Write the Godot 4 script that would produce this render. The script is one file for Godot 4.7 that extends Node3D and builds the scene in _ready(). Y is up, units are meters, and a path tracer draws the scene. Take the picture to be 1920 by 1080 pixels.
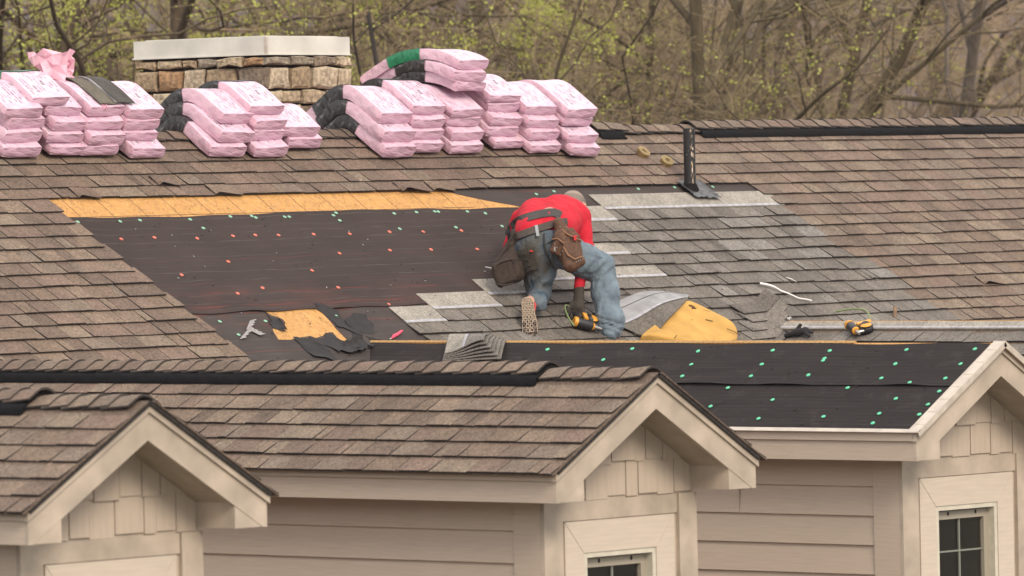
extends Node3D
# A house roof being re-shingled: all in metres, x along the main ridge, z down the slope towards the dormer gables, y up.

const TM := 0.6582            # pitch of the main roof
const TD := 0.5953            # pitch of the dormer roofs
const RIDGE_Y := 1.492
const RIDGE_Z := -8.37
const EXPO := 0.145           # exposure of a main roof course
const V0 := 0.232
const DX := [-3.99, 0.0, 4.129, 8.26, 12.39]
const DY := [0.0, -0.007, 0.013, 0.010, 0.010]
const DZ := [0.0, -0.107, -0.932, -0.93, -0.93]

var rng := RandomNumberGenerator.new()
var noise := FastNoiseLite.new()
var M := {}
var used := {}
var house: Node3D


# ---------------------------------------------------------------- mesh building
class MB:
	var v := PackedVector3Array()
	var n := PackedVector3Array()
	var uv := PackedVector2Array()
	var c := PackedColorArray()
	var i := PackedInt32Array()
	var colored := false
	var tint := Color(1, 1, 1)

	func tri(a: Vector3, b: Vector3, d: Vector3) -> void:
		var m := (b - a).cross(d - a).normalized()
		var s := v.size()
		v.append(a); v.append(b); v.append(d)
		for k in 3:
			n.append(m)
			uv.append(Vector2.ZERO)
			c.append(tint)
		i.append(s); i.append(s + 2); i.append(s + 1)

	func quad(a: Vector3, b: Vector3, d: Vector3, e: Vector3) -> void:   # counter-clockwise seen from outside
		var m := (d - a).cross(e - b).normalized()
		var s := v.size()
		v.append(a); v.append(b); v.append(d); v.append(e)
		for k in 4:
			n.append(m)
			c.append(tint)
		uv.append(Vector2(0, 1)); uv.append(Vector2(1, 1)); uv.append(Vector2(1, 0)); uv.append(Vector2(0, 0))
		i.append(s); i.append(s + 2); i.append(s + 1)
		i.append(s); i.append(s + 3); i.append(s + 2)

	func hexa(p: Array) -> void:   # p[0..3] lower loop, p[4..7] upper loop, both counter-clockwise seen from above
		quad(p[4], p[5], p[6], p[7])
		quad(p[3], p[2], p[1], p[0])
		for k in 4:
			var m := (k + 1) % 4
			quad(p[k], p[m], p[m + 4], p[k + 4])

	func box(lo: Vector3, hi: Vector3, x := Transform3D()) -> void:
		hexa([x * Vector3(lo.x, lo.y, hi.z), x * Vector3(hi.x, lo.y, hi.z), x * Vector3(hi.x, lo.y, lo.z), x * Vector3(lo.x, lo.y, lo.z),
			x * Vector3(lo.x, hi.y, hi.z), x * Vector3(hi.x, hi.y, hi.z), x * Vector3(hi.x, hi.y, lo.z), x * Vector3(lo.x, hi.y, lo.z)])

	func extrude(poly: PackedVector2Array, z0: float, z1: float, x := Transform3D()) -> void:   # polygon in local xy, from z0 to z1
		if Geometry2D.is_polygon_clockwise(poly):
			poly = poly.duplicate()
			poly.reverse()
		var t := Geometry2D.triangulate_polygon(poly)
		for k in range(0, t.size(), 3):
			var a := poly[t[k]]
			var b := poly[t[k + 1]]
			var d := poly[t[k + 2]]
			if (b - a).cross(d - a) < 0.0:
				var w := b
				b = d
				d = w
			tri(x * Vector3(a.x, a.y, z1), x * Vector3(b.x, b.y, z1), x * Vector3(d.x, d.y, z1))
			tri(x * Vector3(a.x, a.y, z0), x * Vector3(d.x, d.y, z0), x * Vector3(b.x, b.y, z0))
		for k in poly.size():
			var a := poly[k]
			var b := poly[(k + 1) % poly.size()]
			quad(x * Vector3(a.x, a.y, z0), x * Vector3(b.x, b.y, z0), x * Vector3(b.x, b.y, z1), x * Vector3(a.x, a.y, z1))

	func grid(rows: Array, closed := false, uvs: Array = []) -> void:   # rows of points; smooth; outside is (next in row) x (next row)
		var w: int = rows[0].size()
		var h: int = rows.size()
		var s := v.size()
		for y in h:
			for k in w:
				var p: Vector3 = rows[y][k]
				var l: Vector3 = rows[y][(k - 1 + w) % w if closed else maxi(k - 1, 0)]
				var r: Vector3 = rows[y][(k + 1) % w if closed else mini(k + 1, w - 1)]
				var u: Vector3 = rows[maxi(y - 1, 0)][k]
				var d: Vector3 = rows[mini(y + 1, h - 1)][k]
				v.append(p)
				var m := (r - l).cross(d - u)
				n.append(m.normalized() if m.length() > 1e-9 else Vector3.UP)
				c.append(tint)
				uv.append(uvs[y][k] if uvs.size() else Vector2(float(k) / maxi(w - 1, 1), float(y) / maxi(h - 1, 1)))
		for y in h - 1:
			for k in (w if closed else w - 1):
				var k2 := (k + 1) % w
				var a := s + y * w + k
				var b := s + y * w + k2
				var d := s + (y + 1) * w + k2
				var e := s + (y + 1) * w + k
				i.append(a); i.append(d); i.append(b)
				i.append(a); i.append(e); i.append(d)

	func tube(pts: Array, rad: Array, sides := 8, caps := true, squash := 1.0) -> void:
		var rows := []
		var up := Vector3(0.13, 0.95, 0.29).normalized()
		var last := Vector3.ZERO
		for k in pts.size():
			var a: Vector3 = pts[maxi(k - 1, 0)]
			var b: Vector3 = pts[mini(k + 1, pts.size() - 1)]
			var d := (b - a).normalized()
			var x := last - d * last.dot(d)
			if x.length() < 0.1:
				x = up.cross(d)
				if x.length() < 0.1:
					x = Vector3.RIGHT.cross(d)
			x = x.normalized()
			last = x
			var y := d.cross(x)
			var row := []
			for m in sides:
				var t := TAU * m / sides
				row.append(pts[k] + (x * cos(t) + y * sin(t) * squash) * rad[k])
			rows.append(row)
		grid(rows, true)
		if caps:
			for e in [0, pts.size() - 1]:
				for m in sides:
					var a: Vector3 = rows[e][m]
					var b: Vector3 = rows[e][(m + 1) % sides]
					if e == 0:
						tri(pts[e], b, a)
					else:
						tri(pts[e], a, b)

	func append(o: MB, x := Transform3D()) -> void:
		var s := v.size()
		for k in o.v.size():
			v.append(x * o.v[k])
			n.append((x.basis * o.n[k]).normalized())
			uv.append(o.uv[k])
			c.append(o.c[k])
		for k in o.i:
			i.append(s + k)

	func mesh() -> ArrayMesh:
		var m := ArrayMesh.new()
		add_to(m)
		return m

	func add_to(m: ArrayMesh) -> void:
		if v.is_empty():
			return
		var a := []
		a.resize(Mesh.ARRAY_MAX)
		a[Mesh.ARRAY_VERTEX] = v
		a[Mesh.ARRAY_NORMAL] = n
		a[Mesh.ARRAY_TEX_UV] = uv
		if colored:
			a[Mesh.ARRAY_COLOR] = c
		a[Mesh.ARRAY_INDEX] = i
		m.add_surface_from_arrays(Mesh.PRIMITIVE_TRIANGLES, a)


func nm(base: String, parent: Node) -> String:
	var key := "%d/%s" % [parent.get_instance_id(), base]
	var k: int = used.get(key, 0)
	used[key] = k + 1
	return base if k == 0 else "%s_%03d" % [base, k]


func tag(o: Node, label := "", category := "", group := "", kind := "") -> Node:
	if label: o.set_meta("label", label)
	if category: o.set_meta("category", category)
	if group: o.set_meta("group", group)
	if kind: o.set_meta("kind", kind)
	return o


func put(called: String, mesh: Mesh, m: Material, parent: Node, x := Transform3D()) -> MeshInstance3D:
	var o := MeshInstance3D.new()
	o.name = nm(called, parent)
	o.mesh = mesh
	if m:
		o.material_override = m
	o.transform = x
	parent.add_child(o, true)
	return o


func thing(called: String, label: String, category: String, x := Transform3D(), group := "") -> Node3D:
	var o := Node3D.new()
	o.name = nm(called, self)
	add_child(o, true)
	o.transform = x
	tag(o, label, category, group)
	return o


func plane_frame(origin: Vector3, x: Vector3, down: Vector3) -> Transform3D:   # local x along the ridge, y out of the roof, z down the slope
	return Transform3D(Basis(x, down.cross(x).normalized(), down), origin)


# ---------------------------------------------------------------- materials
func lin(r: float, g: float, b: float) -> Color:
	return Color(r, g, b).linear_to_srgb()


func speckle(size: int, lo: float, hi: float, coarse: float, seed_: int) -> ImageTexture:
	var f := FastNoiseLite.new()
	f.seed = seed_
	f.frequency = 0.02
	f.fractal_octaves = 3
	var big := f.get_seamless_image(size, size)
	var r := RandomNumberGenerator.new()
	r.seed = seed_
	var im := Image.create(size, size, false, Image.FORMAT_RGB8)
	for y in size:
		for x in size:
			var t := lerpf(lo, hi, r.randf()) * lerpf(1.0, 0.5 + big.get_pixel(x, y).r, coarse)
			t = clampf(t, 0.0, 1.0)
			im.set_pixel(x, y, Color(t, t, t))
	return ImageTexture.create_from_image(im)


func noise_tex(size: int, freq: float, lo: float, hi: float, seed_: int, oct := 4, kind := FastNoiseLite.TYPE_SIMPLEX_SMOOTH) -> ImageTexture:
	var f := FastNoiseLite.new()
	f.seed = seed_
	f.frequency = freq
	f.fractal_octaves = oct
	f.noise_type = kind
	var im := f.get_seamless_image(size, size)
	im.convert(Image.FORMAT_RGB8)
	for y in size:
		for x in size:
			var t := lerpf(lo, hi, im.get_pixel(x, y).r)
			im.set_pixel(x, y, Color(t, t, t))
	return ImageTexture.create_from_image(im)


func mat(called: String, col: Color, rough := 0.9, tex: Texture2D = null, scale := Vector3.ONE, bump: Texture2D = null, bump_cm := 0.0) -> StandardMaterial3D:
	var m := StandardMaterial3D.new()
	m.resource_name = called
	m.albedo_color = col
	m.roughness = rough
	if tex or bump:
		m.uv1_triplanar = true
		m.uv1_world_triplanar = true
		m.uv1_scale = scale
	if tex:
		m.albedo_texture = tex
	if bump:
		m.heightmap_enabled = true
		m.heightmap_texture = bump
		m.heightmap_scale = bump_cm
	M[called] = m
	return m


func make_materials() -> void:
	var gran := speckle(256, 0.52, 1.0, 0.22, 3)
	var old := [[.345, .258, .188], [.300, .218, .156], [.235, .172, .128], [.282, .200, .152], [.310, .240, .182], [.262, .190, .143], [.325, .230, .175], [.365, .285, .208]]
	for k in old.size():
		mat("shingle_old_%d" % k, lin(old[k][0] * .90, old[k][1] * .865, old[k][2] * .855), 0.95, gran, Vector3(.62, .62, .62))
	var fresh := [[.280, .240, .196], [.236, .200, .162], [.318, .280, .236], [.255, .213, .170], [.20, .167, .135]]
	for k in fresh.size():
		mat("shingle_new_%d" % k, lin(fresh[k][0] * .96, fresh[k][1] * .98, fresh[k][2] * 1.03), 0.95, gran, Vector3(.62, .62, .62))
	var pale := speckle(256, 0.60, 1.0, 0.25, 8)
	mat("shingle_lap", lin(.43, .39, .335), 0.95, pale, Vector3(.62, .62, .62))
	mat("sealant", lin(.50, .49, .53), 0.8, noise_tex(128, 0.05, .7, 1.0, 4), Vector3(3, 3, 3))
	mat("asphalt_edge", lin(.034, .028, .025), 0.95)
	mat("asphalt", lin(.045, .036, .032), 0.95, gran, Vector3(.62, .62, .62))
	mat("shingle_back", lin(.36, .355, .36), 0.7, noise_tex(128, 0.03, .75, 1.0, 14), Vector3(2, 2, 2))
	mat("vent_plastic", lin(.012, .012, .0125), 0.75, noise_tex(128, 0.04, .6, 1.0, 5), Vector3(4, 4, 4)).metallic_specular = 0.25
	# painted fibre cement
	var grain := noise_tex(256, 0.03, .86, 1.0, 21)
	var fib := noise_tex(256, 0.05, 0.0, 1.0, 22, 5)
	mat("siding", lin(.50, .405, .325), 0.75, noise_tex(256, 0.03, .94, 1.0, 20, 5), Vector3(.5, 9.0, .5), fib, 0.05)
	mat("paint", lin(.52, .43, .345), 0.68, noise_tex(256, 0.012, .82, 1.0, 23, 5), Vector3(.9, .9, .9), fib, 0.04)
	mat("paint_casing", lin(.57, .485, .40), 0.68, noise_tex(256, 0.02, .95, 1.0, 24), Vector3(.6, 7.0, .6), fib, 0.03)
	mat("shake", lin(.50, .41, .33), 0.75, noise_tex(256, 0.02, .95, 1.0, 25), Vector3(6.0, .5, 6.0), fib, 0.04)
	mat("soffit", lin(.44, .36, .285), 0.75, grain, Vector3(.9, .9, .9))
	mat("drip_edge", lin(.58, .50, .42), 0.45, noise_tex(128, 0.03, .82, 1.0, 26), Vector3(2, 2, 2))
	mat("window_frame", lin(.62, .57, .47), 0.5, noise_tex(128, 0.03, .9, 1.0, 27), Vector3(2, 2, 2))
	mat("window_sash", lin(.33, .29, .23), 0.5)
	mat("muntin", lin(.21, .215, .185), 0.5)
	var g := mat("glass", Color(.04, .045, .045, .25), 0.04)
	g.transparency = BaseMaterial3D.TRANSPARENCY_ALPHA
	mat("room", lin(.05, .045, .04), 0.9)
	make_sheet_materials()


func make_sheet_materials() -> void:
	# oriented strand board: flat strands of several tones laid over one another
	var r := RandomNumberGenerator.new()
	r.seed = 12
	var im := Image.create(512, 512, false, Image.FORMAT_RGB8)
	im.fill(lin(.48, .25, .08))
	for k in 5200:
		var a := r.randf() * PI
		var l := r.randf_range(6, 26)
		var w := r.randf_range(1.5, 5.0)
		var t := r.randf_range(0.50, 1.30)
		if r.randf() < 0.06: t *= 0.5
		var base := lin(minf(.50 * t, 1), .265 * t, .085 * t * r.randf_range(.75, 1.3))
		var p := Vector2(r.randf() * 512, r.randf() * 512)
		var d := Vector2(cos(a), sin(a))
		for u in int(l):
			for q in int(w):
				var s := p + d * u + d.orthogonal() * q
				im.set_pixel(posmod(int(s.x), 512), posmod(int(s.y), 512), base)
	var osb := mat("osb", Color.WHITE, 0.85, ImageTexture.create_from_image(im), Vector3(.8, .8, .8))
	osb.resource_name = "osb"
	mat("osb_edge", lin(.62, .36, .13), 0.85, noise_tex(128, 0.05, .6, 1.0, 31), Vector3(6, 6, 6))
	mat("underlay_back", lin(.026, .022, .0215), 0.85, noise_tex(256, 0.02, .6, 1.0, 32), Vector3(2, 2, 2))
	M["underlay"] = felt("underlay", 0, true)
	M["underlay_low"] = felt("underlay_low", 1, true)
	M["underlay_dormer"] = felt("underlay_dormer", 2, false)


func felt(called: String, k: int, chalk: bool) -> StandardMaterial3D:
	# synthetic roofing felt: dusty black-brown, pale lines printed along it, red chalk lines snapped by the roofers and chalk dust beside them
	var w := 1024
	var h := 384
	var f := FastNoiseLite.new()
	f.seed = 40 + k
	f.frequency = 0.006
	f.fractal_octaves = 5
	var fine := RandomNumberGenerator.new()
	fine.seed = 50 + k
	var im := Image.create(w, h, false, Image.FORMAT_RGB8)
	var base := (Color(.055, .0425, .0395) if k == 0 else Color(.066, .055, .051)) if chalk else Color(.030, .0255, .0255)
	var lines := []
	for q in 13:
		lines.append([(q + 0.5 + fine.randf_range(-.18, .18)) / 13.0, fine.randf_range(.12, .42)])
	var chalks := [[.93, 1.0], [.80, .55], [.70, .35], [.455, .25]] if k == 0 else [[.08, .8], [.20, .6], [.47, .5]]
	for y in h:
		var ty := float(y) / h
		var near_l := lines.filter(func(q): return absf(ty - q[0]) * h < 8.0)
		var near_c := chalks.filter(func(q): return chalk and absf(ty - q[0]) * h < 42.0)
		for x in w:
			var tx := float(x) / w
			var b := 0.92 + 0.16 * f.get_noise_2d(x, y * 1.2) + fine.randf_range(-.05, .05)
			var col := Color(base.r * b, base.g * b, base.b * b)
			var wob := f.get_noise_2d(x * 0.6, 700.0) * 0.012
			for l in near_l:
				var e: float = absf(ty + wob - l[0]) * h
				if e < 1.0:
					var a: float = l[1] * (1.0 - e) * clampf(0.55 + f.get_noise_2d(x * 3.0, l[0] * 900.0) * 1.6, 0.0, 1.0)
					col = col.lerp(Color(.26, .235, .225), a)
			if chalk:
				for l in near_c:
					var e: float = absf(ty + wob * 1.6 - l[0]) * h
					var keep := clampf(0.5 + f.get_noise_2d(x * 2.2, l[0] * 3000.0) * 2.0, 0.0, 1.0)
					if e < 1.3:
						col = col.lerp(Color(.40, .05, .035), l[1] * .7 * keep * (1.0 - e / 1.3))
					if l[1] > 0.5 and e < 34.0:
						var dust := clampf(f.get_noise_2d(x * 1.5 + 300, y * 1.1) + 0.25, 0.0, 1.0) * (1.0 - e / 34.0)
						col = col.lerp(Color(.15, .055, .047), 0.42 * dust * (1.0 - smoothstep(.25, .75, tx)))
			else:
				var scuff := f.get_noise_2d(x * 4.0 + 90, y * 1.0 + 44)
				if scuff > 0.36 and fine.randf() < 0.18:
					col = col.lerp(Color(.10, .09, .085), 0.5)
			im.set_pixel(x, y, col.linear_to_srgb())
	var m := StandardMaterial3D.new()
	m.resource_name = called
	m.albedo_texture = ImageTexture.create_from_image(im)
	m.roughness = 0.85
	m.metallic_specular = 0.2
	m.heightmap_enabled = true
	m.heightmap_texture = noise_tex(256, 0.012, 0.0, 1.0, 60 + k, 4)
	m.heightmap_scale = 0.5
	return m


# ---------------------------------------------------------------- shingles
var tab_meshes := {}
var tabs_made := 0


func tab_shape(w: float, z0: float, h0: float, h1: float, skew: float) -> Array:
	# one shingle tab: x from 0 to w, its butt edge at z = 0, running up to z = -z0; top at h1 over the butt and h0 at the upper end; cut edges are bare asphalt
	var top := MB.new()
	var b := MB.new()
	var t := 0.0085
	var s := skew
	var m := w * .5 + skew
	var e := skew * .35
	top.quad(Vector3(s, h1, 0), Vector3(m, h1 + .001, e), Vector3(m, h0, -z0), Vector3(0, h0, -z0))
	top.quad(Vector3(m, h1 + .001, e), Vector3(w + s * .4, h1, -e * .4), Vector3(w, h0, -z0), Vector3(m, h0, -z0))
	b.quad(Vector3(s, h1 - t, 0), Vector3(m, h1 - t, e), Vector3(m, h1 + .001, e), Vector3(s, h1, 0))
	b.quad(Vector3(m, h1 - t, e), Vector3(w + s * .4, h1 - t, -e * .4), Vector3(w + s * .4, h1, -e * .4), Vector3(m, h1 + .001, e))
	b.quad(Vector3(0, h0 - .006, -z0), Vector3(s, h1 - t, 0), Vector3(s, h1, 0), Vector3(0, h0, -z0))
	b.quad(Vector3(w + s * .4, h1 - t, 0), Vector3(w, h0 - .006, -z0), Vector3(w, h0, -z0), Vector3(w + s * .4, h1, 0))
	b.quad(Vector3(0, h0 - .006, -z0), Vector3(w, h0 - .006, -z0), Vector3(w + s * .4, h1 - t, 0), Vector3(s, h1 - t, 0))
	return [top, b]


func tab(parent: Node, mass: Dictionary, single: bool, called: String, x: float, w: float, v: float, lift: float, m: Material, dir := 1.0, clip := 0.0) -> void:
	# single: a part of its own, else joined into mass[m]
	var high := rng.randf() < 0.55
	var h1 := 0.0245 if high else 0.0195
	var q := int(round(w * 100.0))
	var skew: float = [-0.007, 0.0, 0.007][rng.randi() % 3]
	var key := [q, high, skew]
	if not tab_meshes.has(key):
		var b := tab_shape(q / 100.0 - (0.0065 if high else 0.0045), EXPO + 0.062, 0.0045, h1, skew)
		var am := ArrayMesh.new()
		(b[0] as MB).add_to(am)
		(b[1] as MB).add_to(am)
		am.surface_set_material(1, M.asphalt_edge)
		tab_meshes[key] = [b[0], b[1], am]
	var tilt := Basis(Vector3.RIGHT, lift) if lift else Basis()
	var at := Transform3D(tilt, Vector3(x, -lift * 0.14, v))
	at = at * Transform3D(Basis(Vector3.UP, rng.randf_range(-.006, .006)), Vector3.ZERO)
	if single:
		var o := put(called, tab_meshes[key][2], null, parent, at)
		o.set_surface_override_material(0, m)
		tabs_made += 1
	else:
		for w2 in [[m, 0], [M.asphalt_edge, 1]]:
			if not mass.has(w2[0]):
				mass[w2[0]] = MB.new()
			mass[w2[0]].append(tab_meshes[key][w2[1]], at)


func pour(called: String, mass: Dictionary, parent: Node) -> void:   # all joined pieces as one part, one surface per tone
	var m := ArrayMesh.new()
	var o := MeshInstance3D.new()
	o.name = nm(called, parent)
	for k in mass:
		mass[k].add_to(m)
		m.surface_set_material(m.get_surface_count() - 1, k)
	o.mesh = m
	parent.add_child(o, true)
	o.set_meta("kind", "stuff")


func tone(fresh: bool) -> Material:
	return M["shingle_new_%d" % [0, 0, 1, 1, 2, 3, 3, 4][rng.randi() % 8]] if fresh else M["shingle_old_%d" % [0, 0, 1, 1, 2, 3, 3, 4, 4, 5, 5, 6, 6, 7][rng.randi() % 14]]


func course(parent: Node, mass: Dictionary, v: float, x0: float, x1: float, fresh: Callable, single: Callable, wave := 0.0, wmax := 0.30) -> void:
	var x := x0
	var fixed_end := x1
	while x < fixed_end - 0.03:
		var w: float = 0.01 * round(rng.randf_range(9.0, wmax * 100.0))
		if rng.randf() < 0.12: w = 0.07
		w = minf(w, 0.01 * round((fixed_end - x) * 100.0))
		if fixed_end - x - w < 0.06: w = 0.01 * round((fixed_end - x) * 100.0)
		if w < 0.02: break
		var f: bool = fresh.call(x + w / 2, v)
		var dv := 0.0
		var lift := 0.0
		if wave > 0.0:
			dv = noise.get_noise_2d(x * 55.0, v * 420.0) * wave
			lift = maxf(0.0, noise.get_noise_2d(x * 70.0 + 500.0, v * 300.0)) * (0.10 if f else 0.045)
		tab(parent, mass, single.call(x + w / 2, v), "new_shingle" if f else "shingle", x, w, v + dv, -lift, tone(f))
		x += w


func cap_shape(l: float, w: float, ang: float, r: float) -> ArrayMesh:
	# a ridge cap: a bent sheet over the ridge, its ridge line along local x, butt at x = 0, w down each side
	var rows := []
	for e in [[0.0, 0.0], [l + 0.05, -0.014]]:
		var row := []
		for k in 13:
			var s: float = lerpf(-w, w, k / 12.0)
			row.append(Vector3(e[0], e[1], 0) + bend_over(s, r, ang))
		rows.append(row)
	var b := MB.new()
	b.grid([rows[0], rows[1]])
	var edge := MB.new()
	var low := []
	for k in 13:
		low.append(rows[0][k] + Vector3(0, -0.0125, 0))
	edge.grid([low, rows[0]])
	for k in [0, 12]:
		var a: Vector3 = rows[0][k]
		var c: Vector3 = rows[1][k]
		var dn := Vector3(0, -0.009, 0)
		if k == 0:
			edge.quad(a + dn, c + dn, c, a)
		else:
			edge.quad(c + dn, a + dn, a, c)
	var m := ArrayMesh.new()
	b.add_to(m)
	edge.add_to(m)
	m.surface_set_material(1, M.asphalt_edge)
	return m


func bend_over(s: float, r: float, ang: float) -> Vector3:   # point s along a sheet bent over a ridge (yz), top at the origin
	var lim := r * ang
	var t := clampf(s, -lim, lim)
	var p := Vector3(0, r * (cos(t / r) - 1.0), r * sin(t / r))
	var rest := s - t
	var g := ang * signf(s)
	return p + Vector3(0, -absf(rest) * sin(ang), rest * cos(g))


# ---------------------------------------------------------------- the building
func build_house() -> void:
	house = thing("house", "beige sided house with brown shingle roof half stripped for re-roofing", "house")
	main_roof()
	for k in 5:
		dormer(k)
	lower_walls()


func main_frame() -> Transform3D:
	var l := sqrt(1.0 + TM * TM)
	return plane_frame(Vector3(0, RIDGE_Y, RIDGE_Z), Vector3.RIGHT, Vector3(0, -TM, 1) / l)


func on_main(x: float, v: float, h := 0.0) -> Vector3:
	return main_frame() * Vector3(x, h, v)


func valley_x(k: int, v: float) -> float:   # where the left slope of dormer k cuts the main roof
	var p := on_main(0, v)
	var top: float = 0.055
	return DX[k] - maxf(0.0, (top - p.y) / TD)


func main_roof() -> void:
	var b := MB.new()
	b.box(Vector3(-8, -0.02, 0), Vector3(22, 0.0, 9.2))
	var roof := put("main_roof", b.mesh(), M.asphalt, house, main_frame())
	var l := sqrt(1.0 + TM * TM)
	b = MB.new()
	b.box(Vector3(-22, -0.02, 0.02), Vector3(8, 0.0, 9.2))
	put("back_roof", b.mesh(), M.shingle_old_2, house, plane_frame(Vector3(0, RIDGE_Y, RIDGE_Z), Vector3.LEFT, Vector3(0, -TM, -1) / l))
	# bare board and felt
	sheet("osb_strip", M.osb, roof, 2.5, 7.12, 0.001, func(x): return 0.70, func(x): return 1.05, 40, 0.0)
	board_joints(roof)
	sheet("underlayment", M.underlay, roof, 2.56, 8.4, 0.0025, func(x): return 1.018 + 0.012 * sin(x * 2.1) + 0.006 * sin(x * 9.0), func(x): return 2.19 + 0.008 * sin(x * 11.0), 90, 0.0042, true)
	sheet("underlayment", M.underlay_low, roof, 6.5, 9.95, 0.0018, func(x): return 0.74, func(x): return 1.12 if x > 7.07 else lerpf(0.79, 1.015, pow((x - 6.5) / .57, .75)), 120, 0.001)
	lower_felt(roof)
	nails(roof)
	# courses
	var mass := {}
	var count := [0]
	var bound := func(v: float) -> float: return 9.82 + 0.22 * (v - 1.0) + 0.09 * sin(v * 43.0)
	var is_new := func(x: float, v: float) -> bool: return v > 1.2 and x < bound.call(v) and x > 4.0
	var single := func(x: float, v: float) -> bool:
		if v > 1.2 and x > 4.0 and x < bound.call(v) and v < 2.75: return true
		if x < 2.9 and v > 0.9 and v < 2.75 and x > 2.45 - 0.9 * v + 0.35:
			count[0] += 1
			return count[0] <= 150
		return false
	var left_end := [7.9, 7.12, 6.9, 7.62, 7.2, 7.72, 6.35, 5.72, 5.03, 4.63, 4.66]
	for k in 30:
		var v := V0 + EXPO * k
		var x_end := 14.6
		var x_left_stop := 2.60 + 0.135 * (v - 0.8) + (0.015 if k % 2 else -0.015)
		var beyond := 99.0
		if on_main(0, v).y < 0.055:
			var xv := valley_x(3, v) + 0.03
			beyond = 2.0 * DX[3] - xv
			x_end = xv
		if v > 2.0: x_end = minf(x_end, valley_x(4, v) + 0.05)
		if k <= 3:
			course(roof, mass, v, -1.2, 14.6, is_new, single, 0.006)
		elif k == 4:
			course(roof, mass, v - 0.018, -1.2, 9.78, is_new, single, 0.010)
			course(roof, mass, v, 9.78, 14.6, is_new, single, 0.004)
		else:
			course(roof, mass, v, -1.2, x_left_stop, is_new, single, 0.008)
			if v < 3.2:
				if beyond < 11.5:
					course(roof, mass, v, beyond, valley_x(4, v) + 0.05, is_new, single, 0.004)
				if k < 7:
					course(roof, mass, v, 9.80 + 0.05 * (k - 5), x_end, is_new, single, 0.004)
				elif k - 7 < left_end.size():
					var xl: float = left_end[k - 7]
					course(roof, mass, v, xl, x_end, is_new, single, 0.016)
					lap(roof, xl, v, left_end[k - 8] if k > 7 else 9.9, k)
				else:
					course(roof, mass, v, 4.7, x_end, is_new, single, 0.016)
	for k in range(21, 58):   # the lower roof between the dormers
		var v := V0 + EXPO * k
		course(roof, mass, v, -3.0, 16.0, func(_x, _v): return false, func(_x, _v): return false, 0.006)
	for k in range(5, 21):
		course(roof, mass, V0 + EXPO * k, 14.6, 17.0, func(_x, _v): return false, func(_x, _v): return false, 0.006)
	pour("shingles", mass, roof)
	raised_shingles(roof)
	scraps(roof)
	# ridge: a low plastic vent with bent caps over it, missing between x = 8.95 and 9.85
	ridge_line(roof, true, [[8.75, 9.02], [9.9, 16.2]], [[-1.3, 8.72, 0.022], [8.74, 9.0, 0.050], [9.02, 9.86, 0.026], [9.86, 16.2, 0.052]], atan(TM), 0.60)


func lap(roof: Node, xl: float, v: float, cover: float, k: int) -> void:
	# the upper part of a new shingle that the next course does not cover yet, with its white sealant line
	var b := MB.new()
	var w: float = cover - xl
	if w < 0.1: return
	var f := Transform3D(Basis(Vector3.UP, rng.randf_range(-.004, .004)), Vector3(xl, 0.0, v))
	var n := int(ceil(w / 0.95))
	var top := 0.345 if k > 7 else 0.35
	for q in n:
		var a := w * q / n
		var e := w * (q + 1) / n - 0.003
		b.hexa([Vector3(a, .010, -EXPO), Vector3(e, .010, -EXPO), Vector3(e, .008, -top), Vector3(a, .008, -top),
			Vector3(a, .0165, -EXPO), Vector3(e, .0165, -EXPO), Vector3(e, .0125, -top), Vector3(a, .0125, -top)])
	var o := put("new_shingle", b.mesh(), M.shingle_lap, roof, f)
	b = MB.new()
	var rows := [[], []]
	for q in 21:
		var x := w * q / 20.0
		var j := noise.get_noise_2d(x * 300.0, v * 900.0) * 0.006
		rows[0].append(Vector3(x, .0172, -EXPO - 0.032 + j))
		rows[1].append(Vector3(x, .0176, -EXPO - 0.006 + j * .5))
	b.grid([rows[1], rows[0]])
	put("sealant_strip", b.mesh(), M.sealant, roof, f)


func sheet(called: String, m: Material, parent: Node, x0: float, x1: float, h: float, top: Callable, bottom: Callable, cols: int, rough: float, lip := false) -> MeshInstance3D:
	var rows := []
	var uvs := []
	for r in 25:
		var row := []
		var ur := []
		for k in cols + 1:
			var x := lerpf(x0, x1, float(k) / cols)
			var t := r / 24.0
			var v: float = lerpf(top.call(x), bottom.call(x), t)
			var y := h + rough * (0.5 + 0.5 * noise.get_noise_2d(x * 60.0, v * 160.0))
			if lip and t > 0.93:
				y += (t - 0.93) / 0.07 * (0.006 + 0.026 * maxf(0.0, noise.get_noise_2d(x * 90.0, 77.0)))
			row.append(Vector3(x, y, v))
			ur.append(Vector2(float(k) / cols, t))
		rows.append(row)
		uvs.append(ur)
	rows.reverse()
	uvs.reverse()
	var b := MB.new()
	b.grid(rows, false, uvs)
	return put(called, b.mesh(), m, parent)


func board_joints(roof: Node) -> void:   # chalked rafter lines and a sheet joint on the bare board
	var b := MB.new()
	for k in 15:
		var x := 2.76 + k * 0.305
		b.box(Vector3(x, .0012, .70), Vector3(x + .003, .0021, 1.045))
	b.box(Vector3(2.62, .0012, 1.004), Vector3(6.6, .0023, 1.008))
	put("board_joint", b.mesh(), M.underlay_back, roof)


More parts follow.
